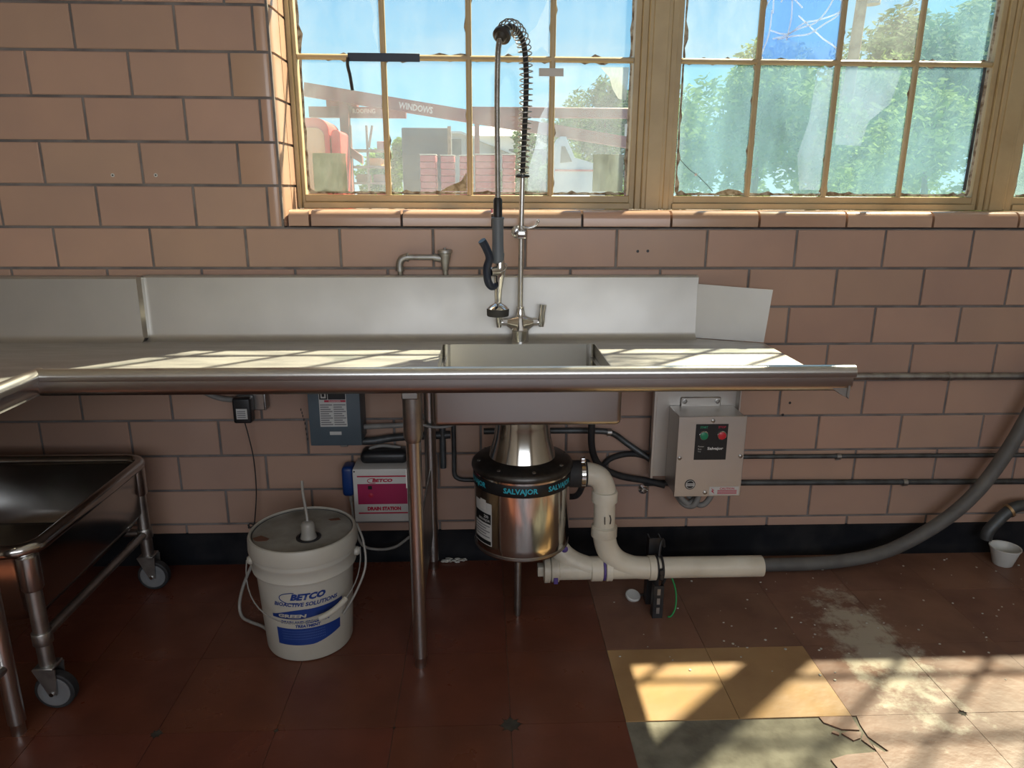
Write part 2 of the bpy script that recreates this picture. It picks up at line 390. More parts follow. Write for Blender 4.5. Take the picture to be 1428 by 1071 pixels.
# drill holes with plugs left in the tiles
for hx, hz in ((1.128, .602), (1.106, .556), (.535, 1.152), (.570, 1.153)):
    B().cyl((hx, WY - .0006, hz), (hx, WY + .003, hz), .005, n=12).go('drill_hole', m_black, wall)
for hx, hz in ((-1.205, 1.395), (-1.067, 1.396)):
    B().lathe([(.006, -.001), (.006, .0012), (.0028, .0014), (.0028, .0006)], (hx, WY, hz), (0, -1, 0), 14).go('wall_plug', m_paper, wall)
    B().lathe([(.0027, 0), (.0027, .0015)], (hx, WY, hz), (0, -1, 0), 10).go('drill_hole', m_black, wall)
for k_, (hx, hz) in enumerate(((-.655, .59), (-.652, .578), (-.650, .566), (-.647, .552), (-.644, .538), (-.643, .517), (-.641, .497), (-.639, .478))):
    B().sph((hx, WY, hz), .004, (.55, .15, 1.6), 1).go('tar_drip', m_black, wall)
# cove base along the wall
b = B(); b.prism([(WY + .004, 0), (WY - .04, 0), (WY - .034, .004), (WY - .02, .012), (WY - .011, .03), (WY - .009, .104), (WY - .004, .110), (WY + .004, .110)], 'x', XL, XR)
bb = struct(b.go('baseboard_back', m_base)); bb['label'] = 'black rubber cove base along the tiled wall'
# floor
FX0, FY0, FS = .0662, 1.5795, .3044
b = B(); b.box(XL - .2, XR + .2, YR - .2, WY + .02, -.1, -.0032)
floor = struct(b.go('floor', m_screed)); floor['label'] = 'screed under red resilient floor tiles'
YB = FY0 - 3 * FS
m_floor_far = mat('red_floor_far', (.145, .048, .028), .4, 0, (.105, .034, .02), 6, .35, .7, bump=.2, bs=40, pos=True)
o = B().box(XL, XR, YR, YB, -.0032, 0).go('far_tiling', m_floor_far, floor); o['kind'] = 'stuff'
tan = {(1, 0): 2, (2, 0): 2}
missing = {(1, -1), (2, -1)}
notch = {(0, 0): .030, (-3, 0): .017, (4, 0): .012, (-2, 0): .007, (-1, 0): .005}
ftile = {}
for j in range(-3, 3):
    for i in range(-7, 11):
        if (i, j) in missing: continue
        x0, x1 = FX0 + i * FS, FX0 + (i + 1) * FS; y0, y1 = FY0 + j * FS, FY0 + (j + 1) * FS
        x0, x1, y1 = max(x0, XL), min(x1, XR), min(y1, WY - .002)
        if x1 - x0 < .02: continue
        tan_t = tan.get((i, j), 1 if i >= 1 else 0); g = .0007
        cn = [((x0 + g, y0 + g), (i, j), (1, 1)), ((x1 - g, y0 + g), (i + 1, j), (-1, 1)), ((x1 - g, y1 - g), (i + 1, j + 1), (-1, -1)), ((x0 + g, y1 - g), (i, j + 1), (1, -1))]
        cut = any(c[1] in notch for c in cn); full = not cut and x1 - x0 > .30 and y1 - y0 > .30 and (i, j) != (3, -1)
        key = tan_t if full else None
        if full and key in ftile:
            o = link('floor_tile', ftile[key], floor)
        else:
            poly = []
            for q, ((px, py), idx, (dx, dy)) in enumerate(cn):
                if idx in notch:
                    r_ = notch[idx]; rs = random.Random(idx[0] * 31 + q)
                    a_ = [(px + dx * r_ * rs.uniform(.8, 1.15), py), (px + dx * r_ * .55, py + dy * r_ * .38), (px + dx * r_ * rs.uniform(.6, .8), py + dy * r_ * .75), (px + dx * r_ * .3, py + dy * r_ * .6), (px, py + dy * r_ * rs.uniform(.8, 1.1))]
                    poly += a_ if q in (1, 3) else list(reversed(a_))
                elif (i, j) == (3, -1) and q == 3:
                    poly += [(px + .012, py), (px + .006, py - .03), (px + .004, py - .075), (px + .03, py - .125), (px + .018, py - .128), (px, py - .10)]
                else: poly.append((px, py))
            cx, cy = (x0 + x1) / 2, (y0 + y1) / 2
            o = B().prism([(p[0] - cx, p[1] - cy) for p in poly], 'z', -.0032, 0).go('floor_tile', (m_floor, m_floor_worn, m_floor_tan)[tan_t], floor)
            if full: ftile[key] = o.data
        o.location = ((x0 + x1) / 2, (y0 + y1) / 2, random.uniform(-.0003, .0003))
for (i, j), r_ in notch.items():
    x_, y_ = FX0 + i * FS, FY0 + j * FS; rs = random.Random(i + 50)
    B().prism([(x_ + r_ * 1.25 * rs.uniform(.85, 1.1) * math.cos(a), y_ + r_ * 1.25 * rs.uniform(.85, 1.1) * math.sin(a)) for a in [2 * PI * q / 11 for q in range(11)]], 'z', -.0034, -.0026).go('grime_patch', m_grime, floor)
# what is left of the broken tile, and the shards round the hole
for poly in ([(.852, 1.432), (.90, 1.446), (.978, 1.452), (.9787, 1.2765), (.862, 1.2765), (.846, 1.34), (.858, 1.39)],
             [(.890, 1.5785), (.893, 1.558), (.93, 1.532), (.974, 1.528), (.9775, 1.5785)],
             [(.921, 1.518), (.940, 1.492), (.962, 1.500), (.975, 1.520), (.945, 1.5245)],
             [(.962, 1.495), (.978, 1.462), (.9785, 1.515)],
             [(.897, 1.522), (.912, 1.512), (.917, 1.520), (.905, 1.528)]):
    B().prism(poly, 'z', -.0032, .0004).go('tile_shard', m_floor_worn, floor)
# tile debris crumbs along the wall
b = B(); rs = random.Random(3)
for _ in range(160):
    x_, y_ = rs.uniform(.4, 2.4), rs.uniform(1.7, 2.42); r_ = rs.uniform(.0015, .005)
    b.sph((x_, y_, r_ * .3), r_, (1, rs.uniform(.5, 1.3), .5), 0)
o = b.go('floor_crumbs', m_lime, floor); o['kind'] = 'stuff'
# other walls and ceiling
wl = struct(B().box(XL - .2, XL, YR, WY + .3, -.1, ZC).go('wall_left', m_plaster)); wl['label'] = 'plain cream plaster wall at the end of the table'
wr = struct(B().box(XR, XR + .2, YR, WY + .3, -.1, ZC).go('wall_right', m_plaster)); wr['label'] = 'plain cream plaster side wall'
b = B(); RWX0, RWX1, RWZ0, RWZ1 = -1.3, 2.3, 1.15, 2.65
b.box(XL - .2, XR + .2, YR - .25, YR, -.1, RWZ0); b.box(XL - .2, XR + .2, YR - .25, YR, RWZ1, ZC); b.box(XL - .2, RWX0, YR - .25, YR, RWZ0, RWZ1); b.box(RWX1, XR + .2, YR - .25, YR, RWZ0, RWZ1)
wb = struct(b.go('wall_rear', m_plaster)); wb['label'] = 'plaster wall with a wide window opposite the tiled wall'
ce = struct(B().box(XL - .2, XR + .2, YR - .25, WY + .3, ZC, ZC + .15).go('ceiling', m_ceil)); ce['label'] = 'flat off-white ceiling'

# ------------------------------------------------------------------ steel windows
def window(name, label, cols, x_left, x_right, glazing, cover_right=True):
    root = thing(name, label, 'window', ((x_left + x_right) / 2, GY, 1.288)); del root['category']; root['kind'] = 'structure'
    zr = [1.339, 1.794, 2.25, 2.705, 3.155]
    F = WY + .185                                     # room face of the frame
    # outer frame: left, right, bottom, top members with a stepped section
    def vert(x0, x1, steps):
        b = B()
        for (a0, a1, y0) in steps: b.box(a0, a1, y0, GY + .03, 1.288, 3.2, .002, 1)
        return b.go('frame_stile', m_paint, root)
    xa, xb = cols[0], cols[-1]
    vert(0, 0, [(x_left, x_left + (xa - x_left) * .45, F), (x_left + (xa - x_left) * .45, xa - .006, F + .012)])
    vert(0, 0, [(xb + .006, xb + (x_right - xb) * .55, F + .012), (xb + (x_right - xb) * .55, x_right, F)])
    B().box(xa - .012, xb + .012, F + .002, GY + .03, 1.288, 1.310, .002, 1).go('frame_rail', m_paint, root)
    B().box(xa - .010, xb + .010, F + .014, GY + .03, 1.310, zr[0] - .003, .003, 1).go('sash_rail', m_paint, root)
    B().box(xa - .012, xb + .012, F, GY + .03, zr[-1] + .003, 3.2, .002, 1).go('frame_rail', m_paint, root)
    for x in cols[1:-1]:
        B().prism([(x - .0105, GY - .003), (x - .009, GY - .009), (x - .0045, GY - .011), (x - .0045, GY - .014), (x + .0045, GY - .014), (x + .0045, GY - .011), (x + .009, GY - .009), (x + .0105, GY - .003), (x + .005, GY + .006), (x - .005, GY + .006)], 'z', zr[0] - .004, zr[-1] + .004).go('muntin', m_paint, root)
    for z in zr[1:-1]:
        B().prism([(GY - .003, z - .010), (GY - .009, z - .008), (GY - .013, z - .004), (GY - .013, z + .004), (GY - .009, z + .008), (GY - .003, z + .010), (GY + .006, z + .005), (GY + .006, z - .005)], 'x', xa - .004, xb + .004).go('muntin', m_paint, root)
    for c in range(len(cols) - 1):
        for r in range(4):
            x0, x1, z0, z1 = cols[c], cols[c + 1], zr[r], zr[r + 1]
            B().box(x0, x1, GY - .0015, GY + .0015, z0, z1).go('pane', glazing[c][min(r, 1)], root)
            if r > 1: continue
            b = B(); rs = random.Random(c * 7 + r + int(x0 * 100)); inn = []; out = []
            n_ = 16
            for (pa, pb, nx, nz) in (((x0, z0), (x1, z0), 0, 1), ((x1, z0), (x1, z1), -1, 0), ((x1, z1), (x0, z1), 0, -1), ((x0, z1), (x0, z0), 1, 0)):
                for t in range(n_):
                    f_ = (t + .5) / n_; d = .0060 + .0035 * rs.random() + (.010 * rs.random() if rs.random() < .2 else 0)
                    x_ = pa[0] + (pb[0] - pa[0]) * f_; z_ = pa[1] + (pb[1] - pa[1]) * f_
                    xi = min(max(x_, x0 + .007), x1 - .007); zi = min(max(z_, z0 + .007), z1 - .007)
                    if nx: xi = x_ + nx * d
                    else: zi = z_ + nz * d
                    inn.append((xi, zi)); out.append((x_, z_))
            for y_, fl in ((GY - .0035, 0),):
                bm = b.bm; A = [bm.verts.new((p[0], GY - .0065, p[1])) for p in out]; I = [bm.verts.new((p[0], GY - .002, p[1])) for p in inn]; N = len(A)
                for q in range(N): bm.faces.new((A[q], A[(q + 1) % N], I[(q + 1) % N], I[q]))
            b.go('putty', m_putty, root)
    return root
colsA = [-.627, -.338, -.044, .248, .527]
colsB = [.705, .975, 1.262, 1.545, 1.815]
colsC = [1.987, 2.265, 2.543, 2.82, 3.10]
MX = (.527 + .705) / 2; MX2 = (1.815 + 1.987) / 2
wA = window('window_1', 'cream steel window with grey card in its lower corner panes', colsA, RX, .575, [(g_mid, g_clear), (g_clear, g_clear), (g_clear, g_clear), (g_mid, g_clear)])
wB = window('window_2', 'cream steel window with hazy panes and one blue cracked pane', colsB, .657, 1.86, [(g_haze, g_mid), (g_haze, g_blue), (g_haze, g_mid), (g_haze, g_haze)])
wC = window('window_3', 'cream steel window next to the hazy one', colsC, 1.942, 3.12, [(g_sundim, g_sundim)] * 4)
tr = struct(B().box(.575, .657, WY + .178, GY + .04, 1.288, 3.2, .004, 1).box(.590, .642, WY + .172, WY + .18, 1.288, 3.2, .002, 1).go('trim_1', m_paint)); tr['label'] = 'cream post between card-patched and hazy windows'
tr = struct(B().box(1.86, 1.942, WY + .178, GY + .04, 1.288, 3.2, .004, 1).box(1.875, 1.927, WY + .172, WY + .18, 1.288, 3.2, .002, 1).go('trim_2', m_paint)); tr['label'] = 'cream post on the far side of the hazy window'
# window opposite (behind the photographer): frame bars in the opening
rw = thing('window_4', 'wide window in the plaster wall opposite', 'window', (.5, YR - .1, RWZ0)); del rw['category']; rw['kind'] = 'structure'
for xx in (RWX0 + .03, -.1, 1.1, RWX1 - .03): B().box(xx - .03, xx + .03, YR - .16, YR - .1, RWZ0, RWZ1).go('frame_stile', m_paint, rw)
for zz_ in (RWZ0 + .03, 1.9, RWZ1 - .03): B().box(RWX0, RWX1, YR - .16, YR - .1, zz_ - .03, zz_ + .03).go('frame_rail', m_paint, rw)

# ================================================================== DISH TABLE
DZ = .855                       # working surface
t = thing('dish_table', 'long stainless steel dish table with backsplash, raised rim and sunken sink', 'table', (-.189, 1.83, 0))
SX0, SX1, SY0, SY1 = -.137, .377, 1.85, 2.356
b = B()
b.prism([(XL + .02, 1.785), (SX0, 1.785), (SX0, 2.44), (XL + .02, 2.44)], 'z', DZ - .004, DZ)
b.prism([(SX1, 1.785), (.955, 1.785), (.955, 2.355), (.742, 2.44), (SX1, 2.44)], 'z', DZ - .004, DZ)
b.box(SX0, SX1, 1.785, SY0, DZ - .004, DZ); b.box(SX0, SX1, SY1, 2.44, DZ - .004, DZ)
b.box(XL + .02, -1.113, .75, 1.785, DZ - .004, DZ)
b.go('deck', m_deck, t, fix=True)
def splash_prof(y, top): return [(y - .028, DZ), (y - .018, DZ + .003), (y - .006, DZ + .010), (y, DZ + .022), (y + .004, top - .006), (y + .009, top), (WY - .002, top), (WY - .002, DZ)]
B().prism(splash_prof(2.44, 1.073), 'x', -1.135, .742).go('backsplash', m_splash, t)
b = B(); b.prism(splash_prof(2.425, 1.070), 'x', XL + .02, -1.142)
b.go('corner_backsplash', m_splash, t)
B().prism([(2.421, DZ + .012), (2.424, 1.071), (2.44, 1.074), (2.455, 1.06), (2.455, DZ + .012)], 'x', -1.146, -1.130).go('welded_seam', m_polish, t)
def rim_prof(o=0.):
    # (distance from the outer edge, z): rolled rim with a recessed apron below
    p = [(.052, DZ - .003), (.045, DZ + .012), (.037, .903)]
    for j in range(1, 10): a = j / 10 * PI; p.append((.0185 + .0185 * math.cos(a), .903 + .0185 * math.sin(a)))
    return p + [(0, .903), (.002, .893), (.016, .888), (.016, .866), (.022, .855), (.030, DZ - .006)]
RY = 1.748
B().prism([(RY + d, z) for d, z in rim_prof()], 'x', -1.113, .962).go('front_rim', m_steel, t)
B().prism([(-1.113 + .022 - d, z) for d, z in rim_prof()], 'y', .75, RY + .035).go('return_rim', m_steel, t)
B().prism([(.955, .866), (.955, .832), (.944, .836), (.905, .862), (.905, .866)], 'y', RY + .02, RY + .05).prism([(.951, .866), (.957, .866), (.956, .83), (.950, .838)], 'y', RY + .015, RY + .12).go('torn_bracket', m_dullsteel, t, 'torn dark steel bracket end')
b = B(); d = V((.955 - .742, 2.355 - 2.44, 0)).normalized(); nrm = V((-d.y, d.x, 0)) * .0025
bm = b.bm
q = [V((.742, 2.44, DZ + .002)), V((.955, 2.355, DZ + .002)), V((.968, 2.352, 1.036)), V((.740, 2.442, 1.045))]
A = [bm.verts.new(p) for p in q]; A2 = [bm.verts.new(p + nrm) for p in q]
bm.faces.new(A); bm.faces.new(list(reversed(A2)))
for i in range(4): bm.faces.new((A[i], A2[i], A2[(i + 1) % 4], A[(i + 1) % 4]))
b.go('end_splash', m_splash, t)
# sink basin: open shell with rounded lower corners
b = B(); bm = b.bm; r = bmesh.ops.create_cube(bm, size=1)
for v in r['verts']: v.co = V(((SX0 + SX1) / 2 + v.co.x * (SX1 - SX0), (SY0 + SY1) / 2 + v.co.y * (SY1 - SY0), .794 + v.co.z * .122))
top = max(bm.faces, key=lambda f: f.calc_center_median().z); bmesh.ops.delete(bm, geom=[top], context='FACES_ONLY')
es = [e_ for e_ in bm.edges if min(v.co.z for v in e_.verts) < .8]
bmesh.ops.bevel(bm, geom=es, offset=.014, segments=4, affect='EDGES', profile=.5)
bmesh.ops.recalc_face_normals(bm, faces=bm.faces)
bmesh.ops.solidify(bm, geom=list(bm.faces), thickness=.003)
basin = b.go('sink_basin', m_steel, t)
for sx_ in (SX0 + .004, SX1 - .016): B().box(sx_, sx_ + .012, SY0 + .06, SY1 - .02, .812, .816).go('rack_slide', m_steel, basin)
for sx_ in (SX0 + .02, SX1 - .028): B().box(sx_, sx_ + .008, SY1 - .012, SY1 - .004, .76, .855).go('corner_guide', m_dullsteel, basin)
B().lathe([(.055, .7345), (.045, .733), (.045, .7365), (.058, .7385)], (.119, 2.1, 0)).go('drain_ring', m_chrome, basin)
def leg(x, y, top=DZ - .006):
    g = B().lathe([(.0205, .035), (.0205, .70), (.0215, .705)], (x, y, 0), n=24).go('leg', m_steel, t)
    B().lathe([(.0205, .70), (.0262, .715), (.0265, top), (.02, top)], (x, y, 0), n=24).go('gusset', m_dullsteel, g)
    B().lathe([(.008, 0), (.0165, 0), (.0165, .030), (.0185, .034), (.0185, .042), (.012, .042)], (x, y, 0), n=20).go('foot', m_steel, g)
    return g
l1 = leg(-.189, 1.83); leg(-.189, 2.395); leg(-1.199, 1.594); leg(-1.199, .95)
B().box(-.193, -.186, 1.845, 2.38, .14, .40, .002, 1).go('cross_panel', m_dullsteel, t)
B().cyl((-1.199, .95, .20), (-1.199, 1.594, .20), .014).go('cross_rail', m_steel, t)
B().box(-.214, -.170, 1.80, 2.43, DZ - .03, DZ - .005, .003, 1).go('channel', m_dullsteel, t)
o = B().box(-.2115, -.2085, 1.8165, 1.8195, .57, .625).go('sticker', m_paper, l1); o.location = (.0, .0, 0)

# ================================================================== PRE-RINSE FAUCET
FX, FY = .126, 2.398
f = thing('pre_rinse_faucet', 'chrome pre-rinse faucet with tall coiled spring standing behind the sink', 'faucet', (FX, FY, DZ))
b = B().lathe([(.030, DZ), (.030, DZ + .038), (.034, DZ + .043), (.030, DZ + .055), (.022, DZ + .075), (.016, DZ + .095), (.013, DZ + .112), (.013, DZ + .12)], (FX, FY, 0), n=32)
for s_ in (-1, 1): b.tube([(FX + s_ * .010, FY, DZ + .062), (FX + s_ * .030, FY, DZ + .064), (FX + s_ * .045, FY, DZ + .066)], [.033, .0215, .0135], 20)
body = b.go('valve_body', m_chrome, f)
for s_ in (-1, 1):
    b = B().cyl((FX + s_ * .043, FY, DZ + .066), (FX + s_ * .058, FY, DZ + .066), .0145, n=8).cyl((FX + s_ * .058, FY, DZ + .066), (FX + s_ * .070, FY, DZ + .066), .0105)
    h = b.go('handle', m_chrome, f)
    if s_ < 0: B().tube([(FX - .072, FY - .004, DZ + .050), (FX - .072, FY - .004, DZ + .072), (FX - .073, FY - .006, DZ + .10), (FX - .074, FY - .008, DZ + .12)], [.008, .0115, .0095, .011], 14).go('lever', m_chrome, h)
    else: B().tube([(FX + .072, FY - .004, DZ + .052), (FX + .072, FY - .004, DZ + .074), (FX + .074, FY - .005, DZ + .10), (FX + .077, FY - .006, DZ + .128)], [.0085, .012, .0105, .012], 14).go('lever', m_chrome, h)
B().tube([(FX, FY, DZ + .11), (FX + .001, FY, 1.2), (FX + .004, FY, 1.405)], .0085, 16).go('riser', m_steel, f)
path = cat_spline([(FX + .004, FY, 1.395), (FX + .009, FY, 1.52), (FX + .013, FY, 1.64), (FX + .012, FY - .005, 1.72), (FX + .002, FY - .03, 1.785), (FX - .022, FY - .07, 1.815), (FX - .050, FY - .115, 1.812), (FX - .066, FY - .145, 1.785)], 14)
B().tube(path, .0085, 12).go('inner_hose', m_rubber, f)
def helix(path, turns, r, wire, name, M, par, dense=None):
    L_ = [0]
    for i in range(1, len(path)): L_.append(L_[-1] + (path[i] - path[i - 1]).length)
    tot = L_[-1]; N = int(turns * 14); pts = []; up = V((1, 0, 0)); k = 0
    prevT = None; nr = None
    for s_ in range(N + 1):
        u = s_ / N; d_ = tot * (dense(u) if dense else u)
        while k < len(path) - 2 and L_[k + 1] < d_: k += 1
        t_ = (d_ - L_[k]) / max(L_[k + 1] - L_[k], 1e-9); p = path[k].lerp(path[k + 1], min(t_, 1)); T = (path[k + 1] - path[k]).normalized()
        if nr is None: nr = T.orthogonal().normalized()
        elif prevT is not None and prevT.angle(T) > 1e-6: nr = Matrix.Rotation(prevT.angle(T), 3, prevT.cross(T).normalized()) @ nr
        prevT = T; nr = (nr - T * nr.dot(T)).normalized(); bn = T.cross(nr); a = 2 * PI * turns * u
        rad = r(u) if callable(r) else r
        pts.append(p + (nr * math.cos(a) + bn * math.sin(a)) * rad)
    return B().tube(pts, wire, 6).go(name, M, par)
helix(path, 33, lambda u: .0195 + .004 * max(0, u - .4), .0019, 'spring', m_dullsteel, f, lambda u: u)
B().lathe([(.014, 0), (.023, .002), (.023, .008), (.014, .010)], (FX + .004, FY, 1.392)).go('spring_collar', m_black, f)
ed = (path[-1] - path[-3]).normalized()
B().lathe([(.012, -.006), (.0265, -.004), (.0265, .006), (.018, .010), (.012, .022)], path[-1], ed).go('spring_end_cap', m_flange, f)
HX, HY = .047, FY - .168
hose = cat_spline([tuple(path[-1] + ed * .012), (HX + .001, HY + .004, 1.735), (HX - .002, HY, 1.60), (HX - .001, HY, 1.45), (HX, HY, 1.33)], 10)
B().tube(hose, .0075, 12).go('flexible_hose', m_dullsteel, f)
helix(hose, 100, .0078, .0011, 'hose_braid', m_dullsteel, f)
B().lathe([(.011, 1.272), (.0135, 1.275), (.0135, 1.325), (.010, 1.332)], (HX, HY, 0), n=24).go('hose_nut', m_black, f)
g = B().lathe([(.013, 1.135), (.019, 1.140), (.0205, 1.165), (.0185, 1.17), (.0175, 1.20), (.0175, 1.268), (.020, 1.270), (.020, 1.274), (.012, 1.276)], (HX, HY, 0), n=28).go('grip', m_greygrip, f)
B().tube([(HX + .006, HY, 1.145), (HX + .006, HY - .001, 1.115), (HX + .003, HY, 1.09), (HX + .001, HY, 1.055), (HX, HY, 1.015)], [.015, .0185, .0165, .0125, .0105], 20).tube([(HX + .004, HY - .002, 1.113), (HX - .014, HY - .016, 1.112), (HX - .024, HY - .024, 1.111)], [.016, .015, .012], 18).go('spray_valve', m_chrome, f)
ring = [(HX + .006 + .022 * math.cos(a), HY - .006 + .012 * math.sin(a), 1.121 + .014 * math.sin(a + .6)) for a in [2 * PI * j / 28 for j in range(28)]]
B().tube(ring, .0016, 8, closed=True).go('hold_down_ring', m_chrome, f)
lv = cat_spline([(HX - .004, HY - .018, 1.072), (HX - .018, HY - .026, 1.066), (HX - .031, HY - .032, 1.085), (HX - .034, HY - .034, 1.125), (HX - .026, HY - .036, 1.155), (HX - .036, HY - .042, 1.185), (HX - .049, HY - .05, 1.208)], 6)
B().tube(lv, [.008 + .0045 * min(1, i / 10) for i in range(len(lv))], 12).go('squeeze_lever', m_navy, f)
hd = B().lathe([(.009, 1.02), (.012, 1.012), (.026, 1.004), (.034, .996), (.034, .992), (.03, .99)], (HX, HY, 0)).go('spray_head', m_chrome, f)
B().lathe([(.033, .972), (.0345, .974), (.0355, .994), (.033, .996), (.030, .975)], (HX, HY, 0)).lathe([(.031, .974), (.0, .9745)], (HX, HY, 0)).go('bumper_ring', m_rubber, hd)
br = B().lathe([(.022, 0), (.022, .004), (.018, .007), (.007, .008), (.007, .075)], (FX - .006, WY - .001, 1.217), (0, -1, 0), 28).go('wall_bracket', m_chrome, f)
B().box(FX - .013, FX + .016, FY - .016, FY + .016, 1.200, 1.226, .003).go('bracket_clamp', m_chrome, br)
B().tube(cat_spline([(FX + .004, FY - .018, 1.236), (FX + .025, FY - .022, 1.235), (FX + .046, FY - .024, 1.242), (FX + .054, FY - .025, 1.256)], 6), .0042, 10).sph((FX + .0545, FY - .025, 1.257), .006).tube([(FX + .003, FY, 1.23), (FX + .003, FY - .02, 1.236)], .006).go('hook', m_chrome, f)

# ================================================================== WALL PIPE ABOVE THE SPLASH
PY = WY - .030
p = thing('wall_pipe', 'galvanised pipe loop with funnel-shaped vent fitting above the backsplash', 'pipe', (-.205, PY, 1.075))
for px_ in (-.28, -.127): B().cyl((px_, PY + .008, 1.0745), (px_, PY, 1.10), .0088).go('down_pipe', m_galv, p)
B().tube(cat_spline([(-.28, PY, 1.09), (-.28, PY, 1.112), (-.272, PY, 1.128), (-.255, PY, 1.134)], 5), .0125, 16).lathe([(.0145, 0), (.0145, .006)], (-.255, PY, 1.134), (1, 0, 0), 18).lathe([(.0145, 0), (.0145, .006)], (-.28, PY, 1.088), (0, 0, 1), 18).go('elbow', m_galv, p)
B().cyl((-.255, PY, 1.134), (-.15, PY, 1.134), .0095).go('cross_pipe', m_galv, p)
B().lathe([(.0105, 1.090), (.012, 1.093), (.0125, 1.106), (.018, 1.128), (.021, 1.146), (.025, 1.149), (.025, 1.157), (.022, 1.160), (.005, 1.161), (.004, 1.166)], (-.127, PY, 0), n=28).cyl((-.165, PY, 1.134), (-.14, PY, 1.130), .0128, .013).go('vent_fitting', m_galv, p)

# ================================================================== GARBAGE DISPOSER
GX, GYd = .120, 2.10
d_ = thing('garbage_disposer', 'cylindrical polished steel garbage disposer hanging under the sink', 'disposer', (GX, GYd, .26))
B().lathe([(.060, .733), (.075, .731), (.079, .722), (.083, .66), (.088, .62), (.106, .553), (.108, .548)], (GX, GYd, 0), n=56).go('throat_cone', m_polish, d_)
sh = B().lathe([(.10, .560), (.118, .556), (.148, .546), (.157, .538), (.159, .528), (.157, .522), (.150, .521)], (GX, GYd, 0), n=64).go('shoulder_flange', m_flange, d_)
for a in range(8):
    an = a * PI / 4 + .2; B().lathe([(.006, 0), (.006, .003), (.003, .005)], (GX + .138 * math.cos(an), GYd + .138 * math.sin(an), .548), n=8).go('bolt', m_dullsteel, sh)
B().lathe([(.146, .262), (.149, .268), (.1505, .30), (.1515, .50), (.1525, .524)], (GX, GYd, 0), n=72).go('motor_shell', m_polish, d_)
band = B().lathe([(.1528, .4755), (.1536, .477), (.1536, .512), (.1528, .5135)], (GX, GYd, 0), n=72, cap=False).go('printed_band', m_blackprint, d_)
def ringmap(cx, cy, r, z0, a0): return lambda u, v: (cx + r * math.sin(a0 + u / r), cy - r * math.cos(a0 + u / r), z0 + v)
for k, a0 in enumerate((-1.18, -.08, .82, 2.0, 3.1, 4.1)):
    text('lettering', 'SALVAJOR', m_cyan, band, ringmap(GX, GYd, .1546, .4945, a0), .022, .105, bold=.03, curved=True)
B().lathe([(.147, .2705), (.1505, .268), (.1508, .276), (.147, .28)], (GX, GYd, 0), n=64, cap=False).go('lower_bead', m_dullsteel, d_)
B().lathe([(.140, .264), (.120, .250), (.095, .242), (.06, .232), (.03, .226), (.018, .226)], (GX, GYd, 0), n=48).go('bottom_cap', m_flange, d_)
def arcplate(r, a0, a1, z0, z1, n=10): return B().quadsheet([[(GX + r * math.sin(a0 + (a1 - a0) * i / n), GYd - r * math.cos(a0 + (a1 - a0) * i / n), z) for i in range(n + 1)] for z in (z0, z1)])
pl = arcplate(.1517, -1.25, -.70, .30, .44).go('rating_plate', m_paper, d_)
arcplate(.1521, -1.24, -.72, .372, .405).go('plate_heading', m_blackprint, pl); arcplate(.1521, -1.24, -.72, .303, .316).go('plate_footer', m_blackprint, pl)
text('lettering', '200', m_paper, pl, ringmap(GX, GYd, .1525, .395, -.85), .010, bold=.02)
text('lettering', 'SALVAJOR', m_paper, pl, ringmap(GX, GYd, .1525, .381, -.92), .010, .055, bold=.02)
for k, z in enumerate((.362, .353, .344, .335, .326)): arcplate(.1521, -1.22, -.75 - .1 * (k % 2), z, z + .0035).go('plate_line', m_print, pl)
arcplate(.1519, -1.05, -.86, .415, .447).go('serial_sticker', m_panelwhite, d_)
out = B().lathe([(.030, .135), (.042, .145), (.043, .150), (.043, .200), (.040, .204), (.03, .204)], (GX, GYd, .490), (1, 0, 0), 36).go('outlet_boot', m_rubber, d_)
B().lathe([(.0435, .184), (.0445, .185), (.0445, .197), (.0435, .198)], (GX, GYd, .490), (1, 0, 0), 36, cap=False).box(GX + .184, GX + .199, GYd - .012, GYd + .010, .532, .545, .002).go('hose_clamp', m_chrome, out)
g = B().lathe([(.016, .232), (.016, .205), (.0115, .200), (.0115, .02), (.009, .0)], (GX - .012, GYd - .02, 0), n=18).go('support_leg', m_dullsteel, d_)

# ================================================================== WASTE PIPES
PZ, PYp = .160, 2.09
pv = thing('waste_pipe', 'white plastic waste pipe with two bends, joined to the disposer', 'pipe', (.5, PYp, .12))
B().tube(cat_spline([(GX + .196, GYd, .490), (GX + .215, GYd, .489), (GX + .245, GYd, .475), (GX + .262, GYd, .440), (GX + .264, GYd, .41)], 8), .036, 28).go('upper_elbow', m_pvc, pv)
PX2 = GX + .264
B().lathe([(.036, .395), (.0415, .397), (.0415, .428), (.0395, .432), (.036, .433)], (PX2, PYp + .008, 0), n=32).go('coupling', m_pvc, pv)
s1 = B().cyl((PX2, PYp + .006, .42), (PX2 + .002, PYp + .002, .30), .0345, n=32).go('riser_pipe', m_pvc, pv)
B().tube([(PX2 - .004, PYp - .035, .36), (PX2 - .003, PYp - .0355, .335)], .0015).tube(cat_spline([(PX2 + .012, PYp - .033, .365), (PX2 + .016, PYp - .032, .35), (PX2 + .014, PYp - .033, .335)], 4), .0018, 6).go('scuff_mark', m_black, s1)
B().lathe([(.0355, .277), (.0415, .279), (.0415, .312), (.0365, .314)], (PX2 + .002, PYp + .002, 0), n=32).lathe([(.036, .312), (.037, .3125), (.037, .315), (.036, .316)], (PX2 + .002, PYp + .002, 0), n=32).go('coupling', m_pvc_dirty, pv)
B().tube(cat_spline([(PX2 + .002, PYp, .30), (PX2 + .004, PYp, .27), (PX2 + .018, PYp, .225), (PX2 + .05, PYp, .187), (PX2 + .10, PYp, .165), (PX2 + .155, PYp, PZ)], 8), .0365, 28).go('sweep_bend', m_pvc, pv)
